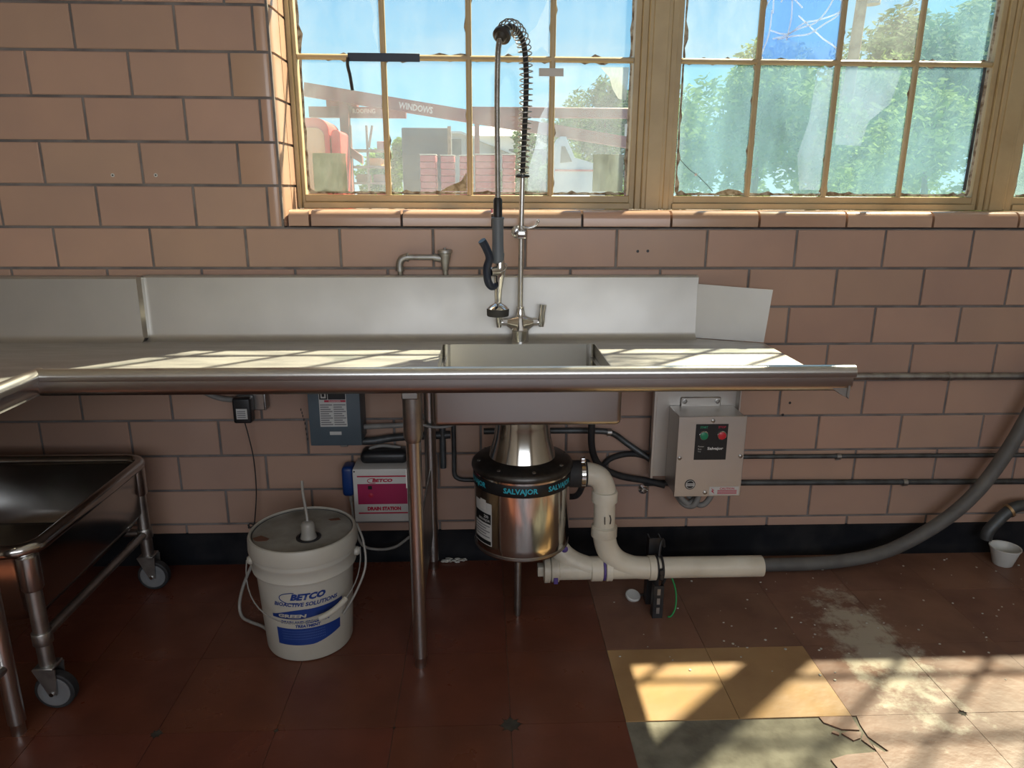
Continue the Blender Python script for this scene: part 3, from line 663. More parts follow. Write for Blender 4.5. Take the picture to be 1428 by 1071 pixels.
B().cyl((.205, PYp, PZ), (.56, PYp, PZ), .0345, n=32).go('wye_run', m_pvc_dirty, pv)
def coll(x0, x1, r, name='coupling', M=None): return B().lathe([(.034, 0), (r, .002), (r, x1 - x0 - .002), (.034, x1 - x0)], (x0, PYp, PZ), (1, 0, 0), 32).go(name, M or m_pvc, pv)
coll(.345, .385, .0405, M=m_pvc_dirty); coll(.393, .417, .0405); coll(.535, .567, .0405); coll(.215, .243, .0405, M=m_pvc_dirty)
B().lathe([(.035, .385), (.0385, .3855), (.0385, .3925), (.035, .393)], (0, PYp, PZ), (1, 0, 0), 32).go('joint_ring', m_purple, pv)
cp = coll(.192, .214, .0425, 'cleanout_cap', m_pvc_dirty)
B().box(.172, .193, PYp - .017, PYp + .017, PZ - .017, PZ + .017, .003).go('square_plug', m_pvc_dirty, cp)
tp = B().lathe([(.0335, .56), (.0345, .561), (.0345, .914), (.0325, .915), (.031, .915), (.031, .90), (.001, .90)], (0, PYp, PZ), (1, 0, 0), 36).go('tail_pipe', m_pvc, pv)
b2 = B().tube(cat_spline([(.222, PYp + .10, .36), (.222, PYp + .075, .30), (.228, PYp + .045, .255), (.250, PYp + .02, .215), (.285, PYp + .008, .187), (.33, PYp, .170), (.37, PYp, PZ)], 8), .034, 28).go('branch_bend', m_pvc_dirty, pv)
for (x_, z_, r_) in ((.243, .257, .010), (.258, .238, .012), (.25, .248, .006)): B().sph((x_, PYp - .008 - .004, z_), r_, (1, .5, 1)).go('primer_spot', m_purple, b2)
B().box(.222, .236, PYp - .0425, PYp - .038, PZ - .03, PZ - .008, .001, 1).go('primer_spot', m_purple, pv)

# strut carrying the pipe, with its clamp
st = thing('pipe_stand', 'black slotted channel stand clamped round the white waste pipe', 'stand', (.56, 2.075, 0))
B().box(.545, .585, 2.128, 2.132, 0, .245).box(.545, .549, 2.13, 2.165, 0, .245).box(.581, .585, 2.13, 2.165, 0, .245).go('channel', m_black, st)
b = B().box(.548, .582, 2.045, 2.050, .0, .118, .001, 1)
b.box(.548, .551, 2.05, 2.075, 0, .118).box(.579, .582, 2.05, 2.075, 0, .118)
b.go('front_channel', m_black, st)
for k in range(3): B().box(.560, .570, 2.0435, 2.046, .018 + k * .034, .040 + k * .034).go('slot', m_dullsteel, st)
for xx in (.562, .578):
    B().tube([(xx, PYp + .039 * math.cos(a), PZ + .039 * math.sin(a)) for a in [2 * PI * j / 32 for j in range(32)]], .004, 8, closed=True).go('clamp_band', m_rubber, st)
B().box(.563, .577, PYp - .050, PYp - .036, PZ - .018, PZ + .018, .002, 1).cyl((.570, PYp - .052, PZ - .004), (.570, PYp - .034, PZ - .004), .006, n=6).go('clamp_bolt', m_black, st)
B().tube(cat_spline([(.57, PYp, PZ + .04), (.575, PYp + .01, PZ + .075), (.585, PYp + .02, PZ + .09), (.593, PYp + .03, PZ + .06)], 6), .005, 8).go('strap_tail', m_black, st)
gw = tag(B().tube(cat_spline([(.60, 2.12, .14), (.618, 2.10, .12), (.632, 2.085, .075), (.628, 2.062, .03), (.613, 2.05, .006), (.600, 2.046, .0045)], 8), .0028, 8).go('earth_wire', m_greenwire), 'green wire hanging below the white waste pipe to the floor', 'wire')
bc = thing('capped_cable', 'black cable on the floor ending in a grey round cap', 'cable', (.51, 2.19, 0))
B().lathe([(.024, .0), (.026, .003), (.026, .010), (.022, .013), (.019, .012), (.0, .012)], (.508, 2.17, .004), (.15, -.35, 1), 28).go('cap', m_cup, bc, 'pale grey round cap')
B().tube(cat_spline([(.531, 2.172, .008), (.56, 2.185, .006), (.61, 2.205, .010), (.645, 2.25, .04), (.66, 2.27, .07), (.64, 2.29, .085), (.62, 2.31, .05), (.60, 2.33, .012), (.56, 2.36, .006)], 8), .005, 8).go('lead', m_rubber, bc)

# ================================================================== CONTROL BOX
cb = thing('control_box', 'stainless disposer control box with green and red push buttons', 'control box', (.777, 2.35, .328))
CX0, CX1, CY0, CY1, CZ0, CZ1 = .663, .891, 2.28, 2.418, .328, .615
B().box(CX0, CX1, CY0 + .006, CY1, CZ0, CZ1, .002, 1).go('enclosure', m_boxface, cb)
cv = B().box(CX0 - .003, CX1 + .003, CY0, CY0 + .006, CZ0 - .003, CZ1 + .003, .0015, 1).go('cover', m_boxface, cb)
fy = CY0 - .0006
pn = B().box(.720, .831, fy - .0004, fy + .0008, .462, .591).go('button_panel', m_blackprint, cb)
for x_, M_, w_, tm in ((.748, m_green, 'START', m_greenprint), (.810, m_redbtn, 'STOP', m_red)):
    bt = B().lathe([(.0165, 0), (.0165, .004), (.0145, .006), (.0125, .006)], (x_, fy - .0004, .551), (0, -1, 0), 28).go('button_bezel', m_chrome, cb)
    B().lathe([(.0135, .003), (.0135, .008), (.011, .0095), (.0, .0095)], (x_, fy, .551), (0, -1, 0), 24).go('push_button', M_, bt)
    text('lettering', w_, tm, pn, flatY(x_, fy - .001, .580), .008, .026, bold=.02)
text('lettering', 'Salvajor', m_white, pn, flatY(.792, fy - .001, .502), .013, .055, bold=.03)
for k, w_ in enumerate(('Power', 'Run', 'Trip')): text('lettering', w_, m_paper, pn, flatY(.732, fy - .001, .511 - k * .0095), .0055, align='LEFT')
bd = B().lathe([(.0185, 0), (.0185, .0012), (.0165, .0016)], (.714, CY0, .371), (0, -1, 0), 32).go('round_badge', m_blackprint, cb)
B().lathe([(.0155, .0017), (.0155, .0019)], (.714, CY0, .371), (0, -1, 0), 32).go('badge_ring', m_paper, bd); B().lathe([(.0135, .002), (.0135, .0022)], (.714, CY0, .371), (0, -1, 0), 32).go('badge_field', m_blackprint, bd)
B().box(.6985, .7295, CY0 - .0030, CY0 - .0024, .366, .376).go('badge_bar', m_paper, bd); text('lettering', 'Salvajor', m_blackprint, bd, flatY(.714, CY0 - .0033, .371), .006, .026, bold=.02)
ca = B().box(.783, .887, fy - .0004, fy + .0006, .331, .361).go('caution_sticker', m_paper, cb)
text('lettering', 'CAUTION', m_red, ca, flatY(.845, fy - .0009, .3545), .0078, .052, bold=.03)
for k in range(3): B().box(.812, .880, fy - .0009, fy - .0003, .3345 + k * .0055, .3375 + k * .0055).go('fine_print', m_red, ca)
B().prism([(.789, .357), (.801, .348), (.796, .347), (.802, .335), (.789, .346), (.795, .3475)], 'y', fy - .0010, fy - .0003).go('flash_symbol', m_red, ca)
for x_, z_ in ((.777, .603), (.671, .469), (.882, .474), (.769, .340)):
    B().lathe([(.007, 0), (.007, .002), (.004, .004)], (x_, CY0 - .0002, z_), (0, -1, 0), 12).go('screw', m_dullsteel, cb)
bk = B().box(.610, .906, CY1 + .002, CY1 + .006, .345, DZ - .006, .001, 1).box(.602, .612, CY1 - .02, CY1 + .006, .345, DZ - .006, .001, 1).box(.902, .908, CY1 - .03, CY1 + .006, .60, DZ - .006, .001, 1).go('back_bracket', m_boxface, cb)
tb = B().box(.700, .845, CY1 - .006, CY1 + .002, CZ1 - .01, CZ1 + .032, .003, 1).go('mounting_tab', m_boxface, cb)
for x_ in (.714, .831): B().lathe([(.009, 0), (.009, .003), (.0055, .004), (.0055, .001), (.0, .001)], (x_, CY1 - .006, CZ1 + .018), (0, -1, 0), 18).go('keyhole_bolt', m_dullsteel, tb)
for i_, pts in enumerate(([(.70, 2.345, .33), (.705, 2.345, .295), (.735, 2.35, .268), (.765, 2.36, .285), (.775, 2.37, .33)], [(.765, 2.33, .33), (.762, 2.335, .29), (.748, 2.34, .262), (.72, 2.36, .262), (.70, 2.40, .29), (.69, 2.43, .33)], [(.815, 2.345, .33), (.812, 2.345, .295), (.79, 2.35, .262), (.765, 2.365, .262), (.74, 2.39, .29), (.735, 2.41, .33)])):
    B().tube(cat_spline(pts, 8), .0105, 14).go('flex_conduit', m_grey_cable, cb)

# ================================================================== CONDUITS ON THE WALL
def pipe(name, label, pts, r, M, cat='conduit', sm=8, clips=(), grp=None, n=12):
    o = B().tube(cat_spline(pts, sm) if sm else pts, r, n)
    t_ = thing(name, label, cat, pts[0], grp) if clips else None
    if not clips: return tag(o.go(name, M), label, cat, grp)
    o.go('tube', M, t_)
    for c in clips: B().lathe([(r + .001, -.008), (r + .003, -.008), (r + .003, .008), (r + .001, .008)], c, (1, 0, 0), 14, cap=False).box(c[0] - .006, c[0] + .006, c[1], WY + .001, c[2] - r * .5 - .012, c[2] - r * .5 - .002, .001, 1).go('clip', m_galv, t_)
    return t_
pipe('steel_pipe', 'weathered grey steel pipe running along the wall from the table end', [(.96, WY - .020, .7085), (XR - .01, WY - .020, .698)], .0135, m_galv, 'pipe', 0, [(1.7, WY - .020, .7045)])
pipe('upper_conduit', 'thin dark conduit, upper of two running behind the control box', [(.90, WY - .012, .397), (XR - .01, WY - .012, .386)], .0085, m_darkpipe, 'conduit', 0, [(1.33, WY - .012, .394)])
pipe('lower_conduit', 'dark conduit, lower of two running behind the control box', [(.60, WY - .013, .296), (XR - .01, WY - .013, .274)], .011, m_darkpipe, 'conduit', 0, [(1.6, WY - .013, .287)])
pipe('rigid_conduit', 'dark conduit under the sink with a sagging end into the control box', [(.0, WY - .015, .507), (.25, WY - .015, .507), (.40, WY - .015, .505), (.47, WY - .018, .496), (.53, WY - .022, .455), (.60, WY - .046, .41), (.64, WY - .048, .38)], .011, m_darkpipe, 'conduit', 6, [(.46, WY - .015, .499)])
pipe('black_cable', 'thick black cable drooping from under the sink to the control box', [(.375, 2.36, .70), (.378, 2.37, .58), (.385, 2.39, .47), (.42, 2.42, .39), (.50, 2.44, .34), (.60, 2.45, .315), (.67, 2.44, .30)], .0125, m_rubber, 'cable')
pipe('arched_cable', 'black cable arching along the wall left of the control box', [(.44, WY - .012, .365), (.47, WY - .012, .395), (.53, WY - .012, .412), (.59, WY - .012, .405), (.645, WY - .012, .372)], .0105, m_rubber, 'cable')
pipe('drain_conduit', 'dark conduit bent behind the disposer beside the pipe boot', [(.36, 2.34, .44), (.355, 2.36, .36), (.34, 2.39, .29), (.30, 2.42, .268), (.20, 2.44, .266), (.05, 2.44, .266)], .011, m_darkpipe, 'conduit')
pipe('water_pipe', 'thin dark water pipe turning right behind the table leg', [(-.108, 2.45, .80), (-.108, 2.45, .42), (-.108, 2.45, .355), (-.098, 2.45, .335), (-.07, 2.45, .327), (.0, 2.45, .326)], .0085, m_darkpipe, 'pipe', 5)
pipe('capped_pipe', 'short dark vertical pipe ending beside the bent water pipe', [(-.148, 2.45, .80), (-.148, 2.45, .375)], .0115, m_darkpipe, 'pipe', 0)
sp = thing('stub_fitting', 'small chrome stub fitting on the wall left of the control box', 'fitting', (.60, WY, .262))
B().lathe([(.020, 0), (.019, .004), (.008, .006), (.008, .016), (.0, .017)], (.600, WY - .001, .268), (0, -1, 0), 20).go('escutcheon', m_chrome, sp); B().sph((.612, WY - .014, .268), .006).go('stem', m_chrome, sp)

# ================================================================== DISCONNECT SWITCH, OUTLET, DRAIN STATION
ds = thing('disconnect_switch', 'blue-grey electrical disconnect box with warning label under the table', 'electrical box', (-.50, 2.43, .50))
B().box(-.596, -.424, 2.37, WY - .001, .498, .74, .004).go('case', m_boxblue, ds)
dv = B().box(-.598, -.422, 2.362, 2.371, .496, .742, .003).go('cover', m_boxblue, ds)
lb = B().box(-.560, -.468, 2.3612, 2.3622, .566, .705).go('warning_label', m_paper, dv)
B().box(-.558, -.531, 2.3606, 2.3614, .663, .695).box(-.529, -.470, 2.3606, 2.3614, .663, .703).go('label_heading', m_blackprint, lb)
B().box(-.553, -.536, 2.3600, 2.3608, .668, .689).go('logo_square', m_paper, lb); B().box(-.549, -.540, 2.3596, 2.3602, .673, .684).go('logo_core', m_blackprint, lb)
B().box(-.542, -.470, 2.3606, 2.3614, .654, .661).go('red_strip', m_red, lb)
text('lettering', 'DANGER', m_paper, lb, flatY(-.506, 2.3603, .6575), .0045, .04, bold=.02)
for k in range(10):
    for xa_ in (-.557, -.512): B().box(xa_, xa_ + .041 - .006 * ((k * 7) % 3), 2.3606, 2.3614, .572 + k * .0078, .5755 + k * .0078).go('fine_print', m_print, lb)
B().box(-.530, -.490, 2.3612, 2.3622, .536, .548).go('name_sticker', m_paper, dv)
B().box(-.500, -.475, 2.38, 2.40, .484, .499, .002, 1).go('hasp', m_dullsteel, ds)
pipe('flex_conduit', 'grey conduit running from the blue-grey disconnect box past the table leg', [(-.422, 2.42, .545), (-.35, 2.42, .548), (-.27, 2.42, .553), (-.225, 2.43, .575), (-.16, 2.44, .592)], .0095, m_grey_cable, 'conduit')
pipe('bottom_conduit', 'dark conduit below the grey one beside the disconnect box', [(-.45, 2.43, .488), (-.40, 2.44, .485), (-.30, 2.45, .495), (-.12, 2.455, .50)], .014, m_darkpipe, 'conduit')
pipe('grey_tube', 'thin pale tube curving between table leg and sink basin', [(-.28, 2.365, .60), (-.22, 2.365, .572), (-.17, 2.365, .560), (-.12, 2.37, .562), (-.09, 2.40, .575), (-.075, 2.44, .62)], .005, m_grey_cable, 'tube')

ob = thing('outlet_box', 'small grey surface outlet box on the tiled wall under the table', 'outlet', (-.82, WY, .60))
B().box(-.862, -.762, 2.435, WY - .001, .603, .675, .004).go('box', m_galv, ob); B().box(-.858, -.766, 2.431, 2.436, .606, .672, .002, 1).go('face_plate', m_steel, ob)
B().tube(cat_spline([(-.985, 2.455, .672), (-.95, 2.455, .652), (-.91, 2.455, .640), (-.862, 2.455, .637)], 6), .0095, 12).go('feed_conduit', m_grey_cable, ob)
B().lathe([(.014, 0), (.014, .014), (.0105, .016)], (-.862, 2.455, .637), (-1, 0, 0), 12).go('connector', m_galv, ob)
ad = thing('power_adapter', 'black plug-in power adapter with thin cord hanging under the table', 'power adapter', (-.83, 2.40, .57))
B().box(-.862, -.800, 2.385, 2.431, .571, .662, .008, 3).go('adapter_body', m_black, ad)
al_ = B().box(-.849, -.812, 2.3835, 2.3855, .588, .625).go('adapter_label', m_paper, ad)
for k in range(4): B().box(-.846, -.818, 2.3828, 2.3838, .593 + k * .007, .596 + k * .007).go('fine_print', m_print, al_)
B().tube(cat_spline([(-.831, 2.405, .571), (-.828, 2.42, .52), (-.822, 2.435, .42), (-.825, 2.44, .30), (-.838, 2.44, .20), (-.845, 2.435, .165), (-.862, 2.43, .155), (-.855, 2.425, .175), (-.838, 2.42, .170), (-.845, 2.43, .150), (-.865, 2.43, .168)], 7), .0022, 8).go('cord', m_rubber, ad)

dr = thing('drain_station', 'white dosing box with magenta panel fixed to wall behind the table leg', 'dosing pump', (-.37, 2.43, .205))
B().box(-.462, -.268, 2.362, WY - .001, .205, .408, .006).go('case', m_panelwhite, dr)
fy = 2.3615
B().box(-.446, -.272, fy - .0006, fy + .0006, .378, .383).go('red_rule', m_red, dr); B().box(-.446, -.272, fy - .0006, fy + .0006, .238, .243).go('red_rule', m_red, dr)
pnl = B().box(-.446, -.272, fy - .0008, fy + .0006, .275, .352).go('magenta_panel', mat('magenta_print', (.33, .012, .075), .5), dr)
text('lettering', 'BETCO', m_red, dr, flatY(-.357, fy - .0009, .3655), .013, .070, bold=.06, shear=.25)
B().tube([(-.392 + .018 * math.cos(a), fy - .0006, .364 + .009 * math.sin(a)) for a in [1.0 + 4.3 * j / 16 for j in range(17)]], .0013, 6).go('logo_swoosh', m_red, dr)
text('lettering', 'DRAIN STATION', m_red, dr, flatY(-.355, fy - .0009, .258), .015, .118, bold=.07)
B().box(-.409, -.395, fy - .0016, fy - .0006, .332, .345).go('panel_key', m_blackprint, pnl); B().lathe([(.009, 0), (.009, .0012), (.005, .0016), (.004, .0022)], (-.400, fy - .0006, .309), (0, -1, 0), 18).go('panel_dial', m_red, pnl)
B().sph((-.455, fy, .399), .003).go('screw', m_black, dr)
B().box(-.440, -.272, 2.40, WY - .002, .409, .455, .018, 3).go('top_housing', m_black, dr)
B().tube(cat_spline([(-.41, 2.44, .45), (-.40, 2.44, .460), (-.36, 2.45, .463), (-.30, 2.45, .455)], 5), .006, 8).go('inlet_tube', m_grey_cable, dr)
hp = B().box(-.506, -.463, 2.385, 2.455, .292, .405, .014, 3).go('pump_head', m_bluepump, dr, 'blue peristaltic pump head')
B().cyl((-.482, 2.42, .292), (-.482, 2.42, .262), .007, n=12).go('pump_nipple', m_clear, hp)

# ================================================================== PAIL
KX, KY = -.545, 1.985
pk = thing('plastic_pail', 'white lidded plastic pail with blue printing standing on the floor', 'pail', (KX, KY, 0))
RBOT, RTOP = .128, .147
def pr(z): return RBOT + (RTOP - RBOT) * z / .34
body = B().lathe([(.120, .0), (.126, .003), (.129, .010), (pr(.15), .15), (pr(.262), .262), (.1515, .264), (.1535, .270), (.1505, .277), (.1500, .300), (.1525, .304), (.1525, .311), (.150, .316), (.150, .345)], (KX, KY, 0), n=72).go('pail_body', m_pail, pk)
lid = B().lathe([(.152, .322), (.158, .324), (.1590, .330), (.1575, .362), (.154, .3705), (.150, .372), (.1475, .369), (.1455, .3635), (.13, .3630), (.0, .3640)], (KX, KY, 0), n=72).go('lid', m_lid, pk)
B().lathe([(.1525, .3215), (.1585, .3235), (.1597, .330), (.1582, .362), (.1545, .3712), (.150, .3727), (.1478, .3705)], (KX, KY, 0), n=72, cap=False).go('lid_skirt', m_pail, lid)
B().tube([(KX + .146 * math.cos(a), KY + .146 * math.sin(a), .3655) for a in [2 * PI * j / 60 for j in range(60)]], .0014, 6, closed=True).go('lid_groove', m_black, lid)
spx, spy = KX + .028, KY - .045
sp_ = B().lathe([(.036, .3642), (.036, .3665), (.030, .367), (.029, .3635)], (spx, spy, 0), n=32).go('spout_ring', m_black, lid)
B().lathe([(.024, .364), (.0225, .372), (.020, .378), (.020, .404), (.016, .412), (.010, .416)], (spx, spy, 0), n=28).go('spout', m_clear, lid)
B().prism([(KX - .135, KY - .045), (KX - .115, KY - .03), (KX - .095, KY - .043), (KX - .085, KY - .05), (KX - .09, KY - .062), (KX - .115, KY - .065), (KX - .125, KY - .060)], 'z', .3625, .3645).go('rust_patch', m_rust, lid)
B().prism([(KX + .06, KY + .075), (KX + .09, KY + .085), (KX + .10, KY + .07), (KX + .07, KY + .065)], 'z', .3625, .3643).go('rust_patch', m_rust, lid)
BROT = -.10                                     # print faces the room, turned a little
def pm(z0, a0=0., lift=.0006, slope=0.): return lambda u, v: (KX + (pr(z0 + v) + lift) * math.sin(BROT + a0 + u / .14), KY - (pr(z0 + v) + lift) * math.cos(BROT + a0 + u / .14), z0 + v + slope * u)
def patch(name, outline_top, outline_bot, u0, u1, M, par, lift, n=20):
    g = []
    for f_ in (0, 1):
        row = []
        for i in range(n + 1):
            u = u0 + (u1 - u0) * i / n; z = outline_bot(u) if f_ == 0 else outline_top(u)
            row.append(pm(z, lift=lift)(u, 0))
        g.append(row)
    return B().quadsheet(g).go(name, M, par)
U0 = .045
patch('blue_block', lambda u: .117, lambda u: .060 + max(0, (u - .06) * .45) ** 1.15, U0 - .10, U0 + .105, m_blue, body, .0004)
patch('blue_swoosh', lambda u: .160 + .022 * math.sin(max(0, min(1, (u + .06) / .1)) * PI / 2) + .03 * max(0, u - .06), lambda u: .150 + .012 * max(0, (u - .03) / .1), U0 - .11, U0 + .115, m_blue, body, .0004)
def ptext(s_, z, h, wid, M, u, bold=.02, shear=.2): return text('lettering', s_, M, body, (lambda q: (lambda a, v: q(a + u, v)))(pm(z, lift=.0009)), h, wid, bold, shear, curved=True)
ptext('BETCO', .224, .022, .098, m_blue, U0 + .008, .06, .35)
B().tube([pm(.220, lift=.0012)(U0 - .035 + .042 * math.cos(a), .018 * math.sin(a)) for a in [1.5 + 3.6 * j / 20 for j in range(21)]], .0012, 6).go('logo_swoosh', m_blue, body)
ptext('BIOACTIVE SOLUTIONS', .199, .0135, .19, m_blue, U0, .035, .25)
ptext('GREEN', .160, .012, .085, m_pail, U0 - .045, .05, .25)
ptext('DRAIN AND GREASE TRAP', .1385, .0105, .15, m_blue, U0 - .005, .05, .2)
ptext('TREATMENT', .1255, .0095, .075, m_blue, U0 - .0, .05, .2)
for k in range(4): ptext('l' * 26, .108 - k * .009, .0025, .13, mat('pale_blue_print', (.10, .17, .36), .5), U0 - .015, 0, 0)
for a in (-1.25, 1.75):
    ex, ey = KX + .1525 * math.sin(a + BROT), KY - .1525 * math.cos(a + BROT)
    B().lathe([(.014, -.004), (.014, .006), (.009, .012), (.004, .013)], (ex, ey, .288), (math.sin(a + BROT), -math.cos(a + BROT), 0), 20).go('ear', m_pail, body)
bail = []
for i in range(25):
    tt = i / 24; a = BROT - 1.25 + 3.0 * tt; dp = math.sin(tt * PI) ** .8
    R_ = .166 + .016 * dp; bail.append((KX + R_ * math.sin(a), KY - R_ * math.cos(a), .288 - .128 * dp + .012 * tt))
bl = B().tube(bail, .0020, 8).go('wire_handle', m_grey_cable, pk)
B().tube(bail[14:19], .0085, 14).go('handle_grip', m_pail, bl)
sk = pipe('suction_tube', 'clear tube rising out of the pail lid spout', [(spx, spy, .416), (spx - .004, spy + .01, .44), (spx - .016, spy + .035, .485), (spx - .022, spy + .055, .52)], .0042, m_clear, 'tube')
pipe('discharge_tube', 'pale tube looping over the floor on the left of the pail', [(-.657, 2.098, .345), (-.705, 2.115, .27), (-.775, 2.11, .13), (-.800, 2.105, .05), (-.790, 2.085, .012), (-.755, 2.06, .007), (-.712, 2.035, .007), (-.684, 2.01, .007)], .0052, m_clear, 'tube')
pipe('dosing_tube', 'pale tube sagging from the pail side to behind the table leg', [(-.482, 2.42, .26), (-.47, 2.40, .18), (-.45, 2.40, .10), (-.40, 2.41, .072), (-.33, 2.41, .080), (-.27, 2.41, .125)], .0052, m_clear, 'tube')
pipe('drip_tube', 'thin clear tube hanging down the right side of the pail', [(-.392, 2.03, .362), (-.366, 1.985, .325), (-.358, 1.95, .26), (-.385, 1.925, .19), (-.424, 1.911, .125)], .0035, m_clear, 'tube')

# ================================================================== WHEELED SOAK SINK
ct = thing('mobile_soak_sink', 'stainless soak tub on tubular legs with grey casters under the table', 'utility cart', (-1.45, 2.0, 0))
TX0, TX1, TY0, TY1, TZ = -1.82, -1.125, 1.655, 2.335, .47
def rrect(x0, x1, y0, y1, r, z, n=6):
    out = []
    for (cx, cy, a0) in ((x1 - r, y1 - r, 0), (x0 + r, y1 - r, PI / 2), (x0 + r, y0 + r, PI), (x1 - r, y0 + r, 1.5 * PI)):
        for j in range(n + 1): a = a0 + j / n * PI / 2; out.append((cx + r * math.cos(a), cy + r * math.sin(a), z))
    return out
b = B()._rings([rrect(TX0 + .03, TX1 - .03, TY0 + .03, TY1 - .03, .05, TZ - .004), rrect(TX0 + .034, TX1 - .034, TY0 + .034, TY1 - .034, .05, .30), rrect(TX0 + .06, TX1 - .06, TY0 + .06, TY1 - .06, .05, .262), rrect(TX0 + .10, TX1 - .10, TY0 + .10, TY1 - .10, .05, .258)], cap=False)
bm = b.bm; bm.verts.ensure_lookup_table(); bm.faces.new(bm.verts[-28:])
b.go('tub_lining', m_tub, ct)
b = B()._rings([rrect(TX0 + .027, TX1 - .027, TY0 + .027, TY1 - .027, .05, TZ - .004), rrect(TX0 + .030, TX1 - .030, TY0 + .030, TY1 - .030, .05, .295), rrect(TX0 + .055, TX1 - .055, TY0 + .055, TY1 - .055, .05, .255), rrect(TX0 + .10, TX1 - .10, TY0 + .10, TY1 - .10, .05, .250)], cap=False)
bm = b.bm; bm.verts.ensure_lookup_table(); bm.faces.new(bm.verts[-28:])
b.go('tub_shell', m_tub, ct)
rl = rrect(TX0 + .018, TX1 - .018, TY0 + .018, TY1 - .018, .058, TZ)
B().tube(rl, .0185, 12, closed=True).go('rolled_rim', m_tub, ct)
for lx in (TX0 + .045, TX1 - .040):
    for ly in (TY0 + .040, TY1 - .045):
        sl = B().lathe([(.0195, .132), (.0195, .36), (.0215, .362)], (lx, ly, 0), n=20).go('leg', m_dullsteel, ct)
        B().lathe([(.0235, .355), (.026, .36), (.026, .45), (.02, .455)], (lx, ly, 0), n=20).go('leg_socket', m_steel, sl)
        B().lathe([(.0235, .195), (.0245, .197), (.0245, .228), (.0235, .23)], (lx, ly, 0), n=20).go('rail_collar', m_dullsteel, sl)
        dx_ = .012
        cs = B().box(lx - .026, lx + .026, ly - .026, ly + .026, .124, .132, .002, 1).prism([(lx - .030, .126), (lx + .030, .126), (lx + .012 + dx_, .048), (lx - .008 + dx_, .048)], 'y', ly - .023, ly - .019).prism([(lx - .030, .126), (lx + .030, .126), (lx + .012 + dx_, .048), (lx - .008 + dx_, .048)], 'y', ly + .019, ly + .023).go('caster_fork', m_galv, ct)
        B().lathe([(.030, -.013), (.049, -.014), (.0525, -.011), (.0525, .011), (.049, .014), (.030, .013)], (lx + dx_, ly, .0525), (0, 1, 0), 36).go('tyre', m_rubber, cs)
        B().lathe([(.010, -.0145), (.026, -.0135), (.030, -.0155), (.042, -.0152), (.043, -.013), (.043, .013), (.042, .0152), (.030, .0155), (.026, .0135), (.010, .0145)], (lx + dx_, ly, .0525), (0, 1, 0), 32).go('wheel_hub', m_caster, cs)
        B().cyl((lx + dx_, ly - .027, .0525), (lx + dx_, ly + .027, .0525), .006, n=10).go('axle', m_chrome, cs)
for lx in (TX0 + .045, TX1 - .040): B().cyl((lx, TY0 + .04, .212), (lx, TY1 - .045, .212), .0135, n=16).go('side_rail', m_dullsteel, ct)
B().cyl((TX0 + .045, TY1 - .045, .212), (TX1 - .04, TY1 - .045, .212), .0135, n=16).go('rear_rail', m_dullsteel, ct)

# ================================================================== HOSE AND CUP AT THE RIGHT
pipe('drain_hose', 'thick grey hose lying by the wall and rising along the tiles', [(.70, 2.32, .024), (.85, 2.33, .024), (1.0, 2.335, .024), (1.2, 2.335, .026), (1.36, 2.345, .034), (1.50, 2.36, .058), (1.63, 2.37, .12), (1.74, 2.375, .20), (1.83, 2.38, .30), (1.90, 2.385, .42), (1.96, 2.39, .56), (2.02, 2.40, .74), (2.05, 2.44, .95), (2.06, 2.458, 1.15)], .0245, m_grey_hose, 'hose', 8, n=18)
cu = thing('drip_cup', 'small white plastic cup standing on the floor under a dark elbow pipe', 'cup', (1.95, 2.36, 0))
B().lathe([(.0, .003), (.031, .001), (.033, .003), (.050, .066), (.053, .068), (.053, .072), (.049, .071), (.031, .008), (.0, .007)], (1.952, 2.355, 0), n=40, cap=False).go('cup_shell', m_cup, cu)
ep = thing('elbow_pipe', 'dark elbow drain pipe with brass collar above the white cup', 'pipe', (1.93, 2.42, .1))
B().tube(cat_spline([(1.905, 2.40, .082), (1.91, 2.40, .115), (1.94, 2.405, .15), (1.975, 2.41, .185), (2.01, 2.415, .205), (2.08, 2.42, .21), (2.36, 2.43, .21), (2.42, 2.50, .21)], 6), .021, 16).go('drain_elbow', m_darkpipe, ep)
B().lathe([(.021, -.005), (.026, -.005), (.026, .005), (.021, .005)], (1.985, 2.4115, .192), (1, 0, .55), 20, cap=False).go('brass_collar', mat('brass', (.45, .30, .16), .4, .8), ep)
o = B(); rs = random.Random(5)
for k in range(26): o.sph((-.155 + rs.uniform(0, .085), WY - .05 + rs.uniform(-.006, .016), .003 + rs.random() * .007), rs.uniform(.004, .010), (1.3, .6, .5), 1)
o = tag(o.go('lime_deposit', m_lime), 'white crusty deposit at the foot of the wall beside the rear leg', 'deposit'); o['kind'] = 'stuff'

# ================================================================== PATCHES ON THE WINDOWS
yw = GY - .012
tp = thing('black_tape', 'strip of black tape stuck along the window bar, one end hanging', 'tape', (-.33, yw, 1.79))
B().box(-.458, -.212, GY - .0165, GY - .0138, 1.779, 1.806, .0005, 1).go('strip', m_duct, tp)
B().tube(cat_spline([(-.458, GY - .016, 1.79), (-.459, GY - .020, 1.765), (-.452, GY - .022, 1.73), (-.447, GY - .020, 1.685)], 5), .0058, 8).go('dangling_end', m_black, tp)
tag(B().box(-.602, -.484, GY - .007, GY - .004, 1.346, 1.478, .0006, 1).go('card_patch', m_card), 'grey card taped inside the window pane beside the tiled jamb', 'card')
tag(B().box(.402, .512, GY - .007, GY - .004, 1.350, 1.480, .0006, 1).go('card_patch', m_card), 'grey card taped inside the window pane beside the cream post', 'card')
tag(B().box(.200, .286, GY - .0160, GY - .0145, 1.738, 1.764).go('masking_tape', m_paper), 'short white tape across a window bar above the spring hose', 'tape')
def flake(name, label, poly, M, cat='film', y=GY - .004):
    return tag(B().prism(poly, 'y', y, y + .0008).go(name, M), label, cat)
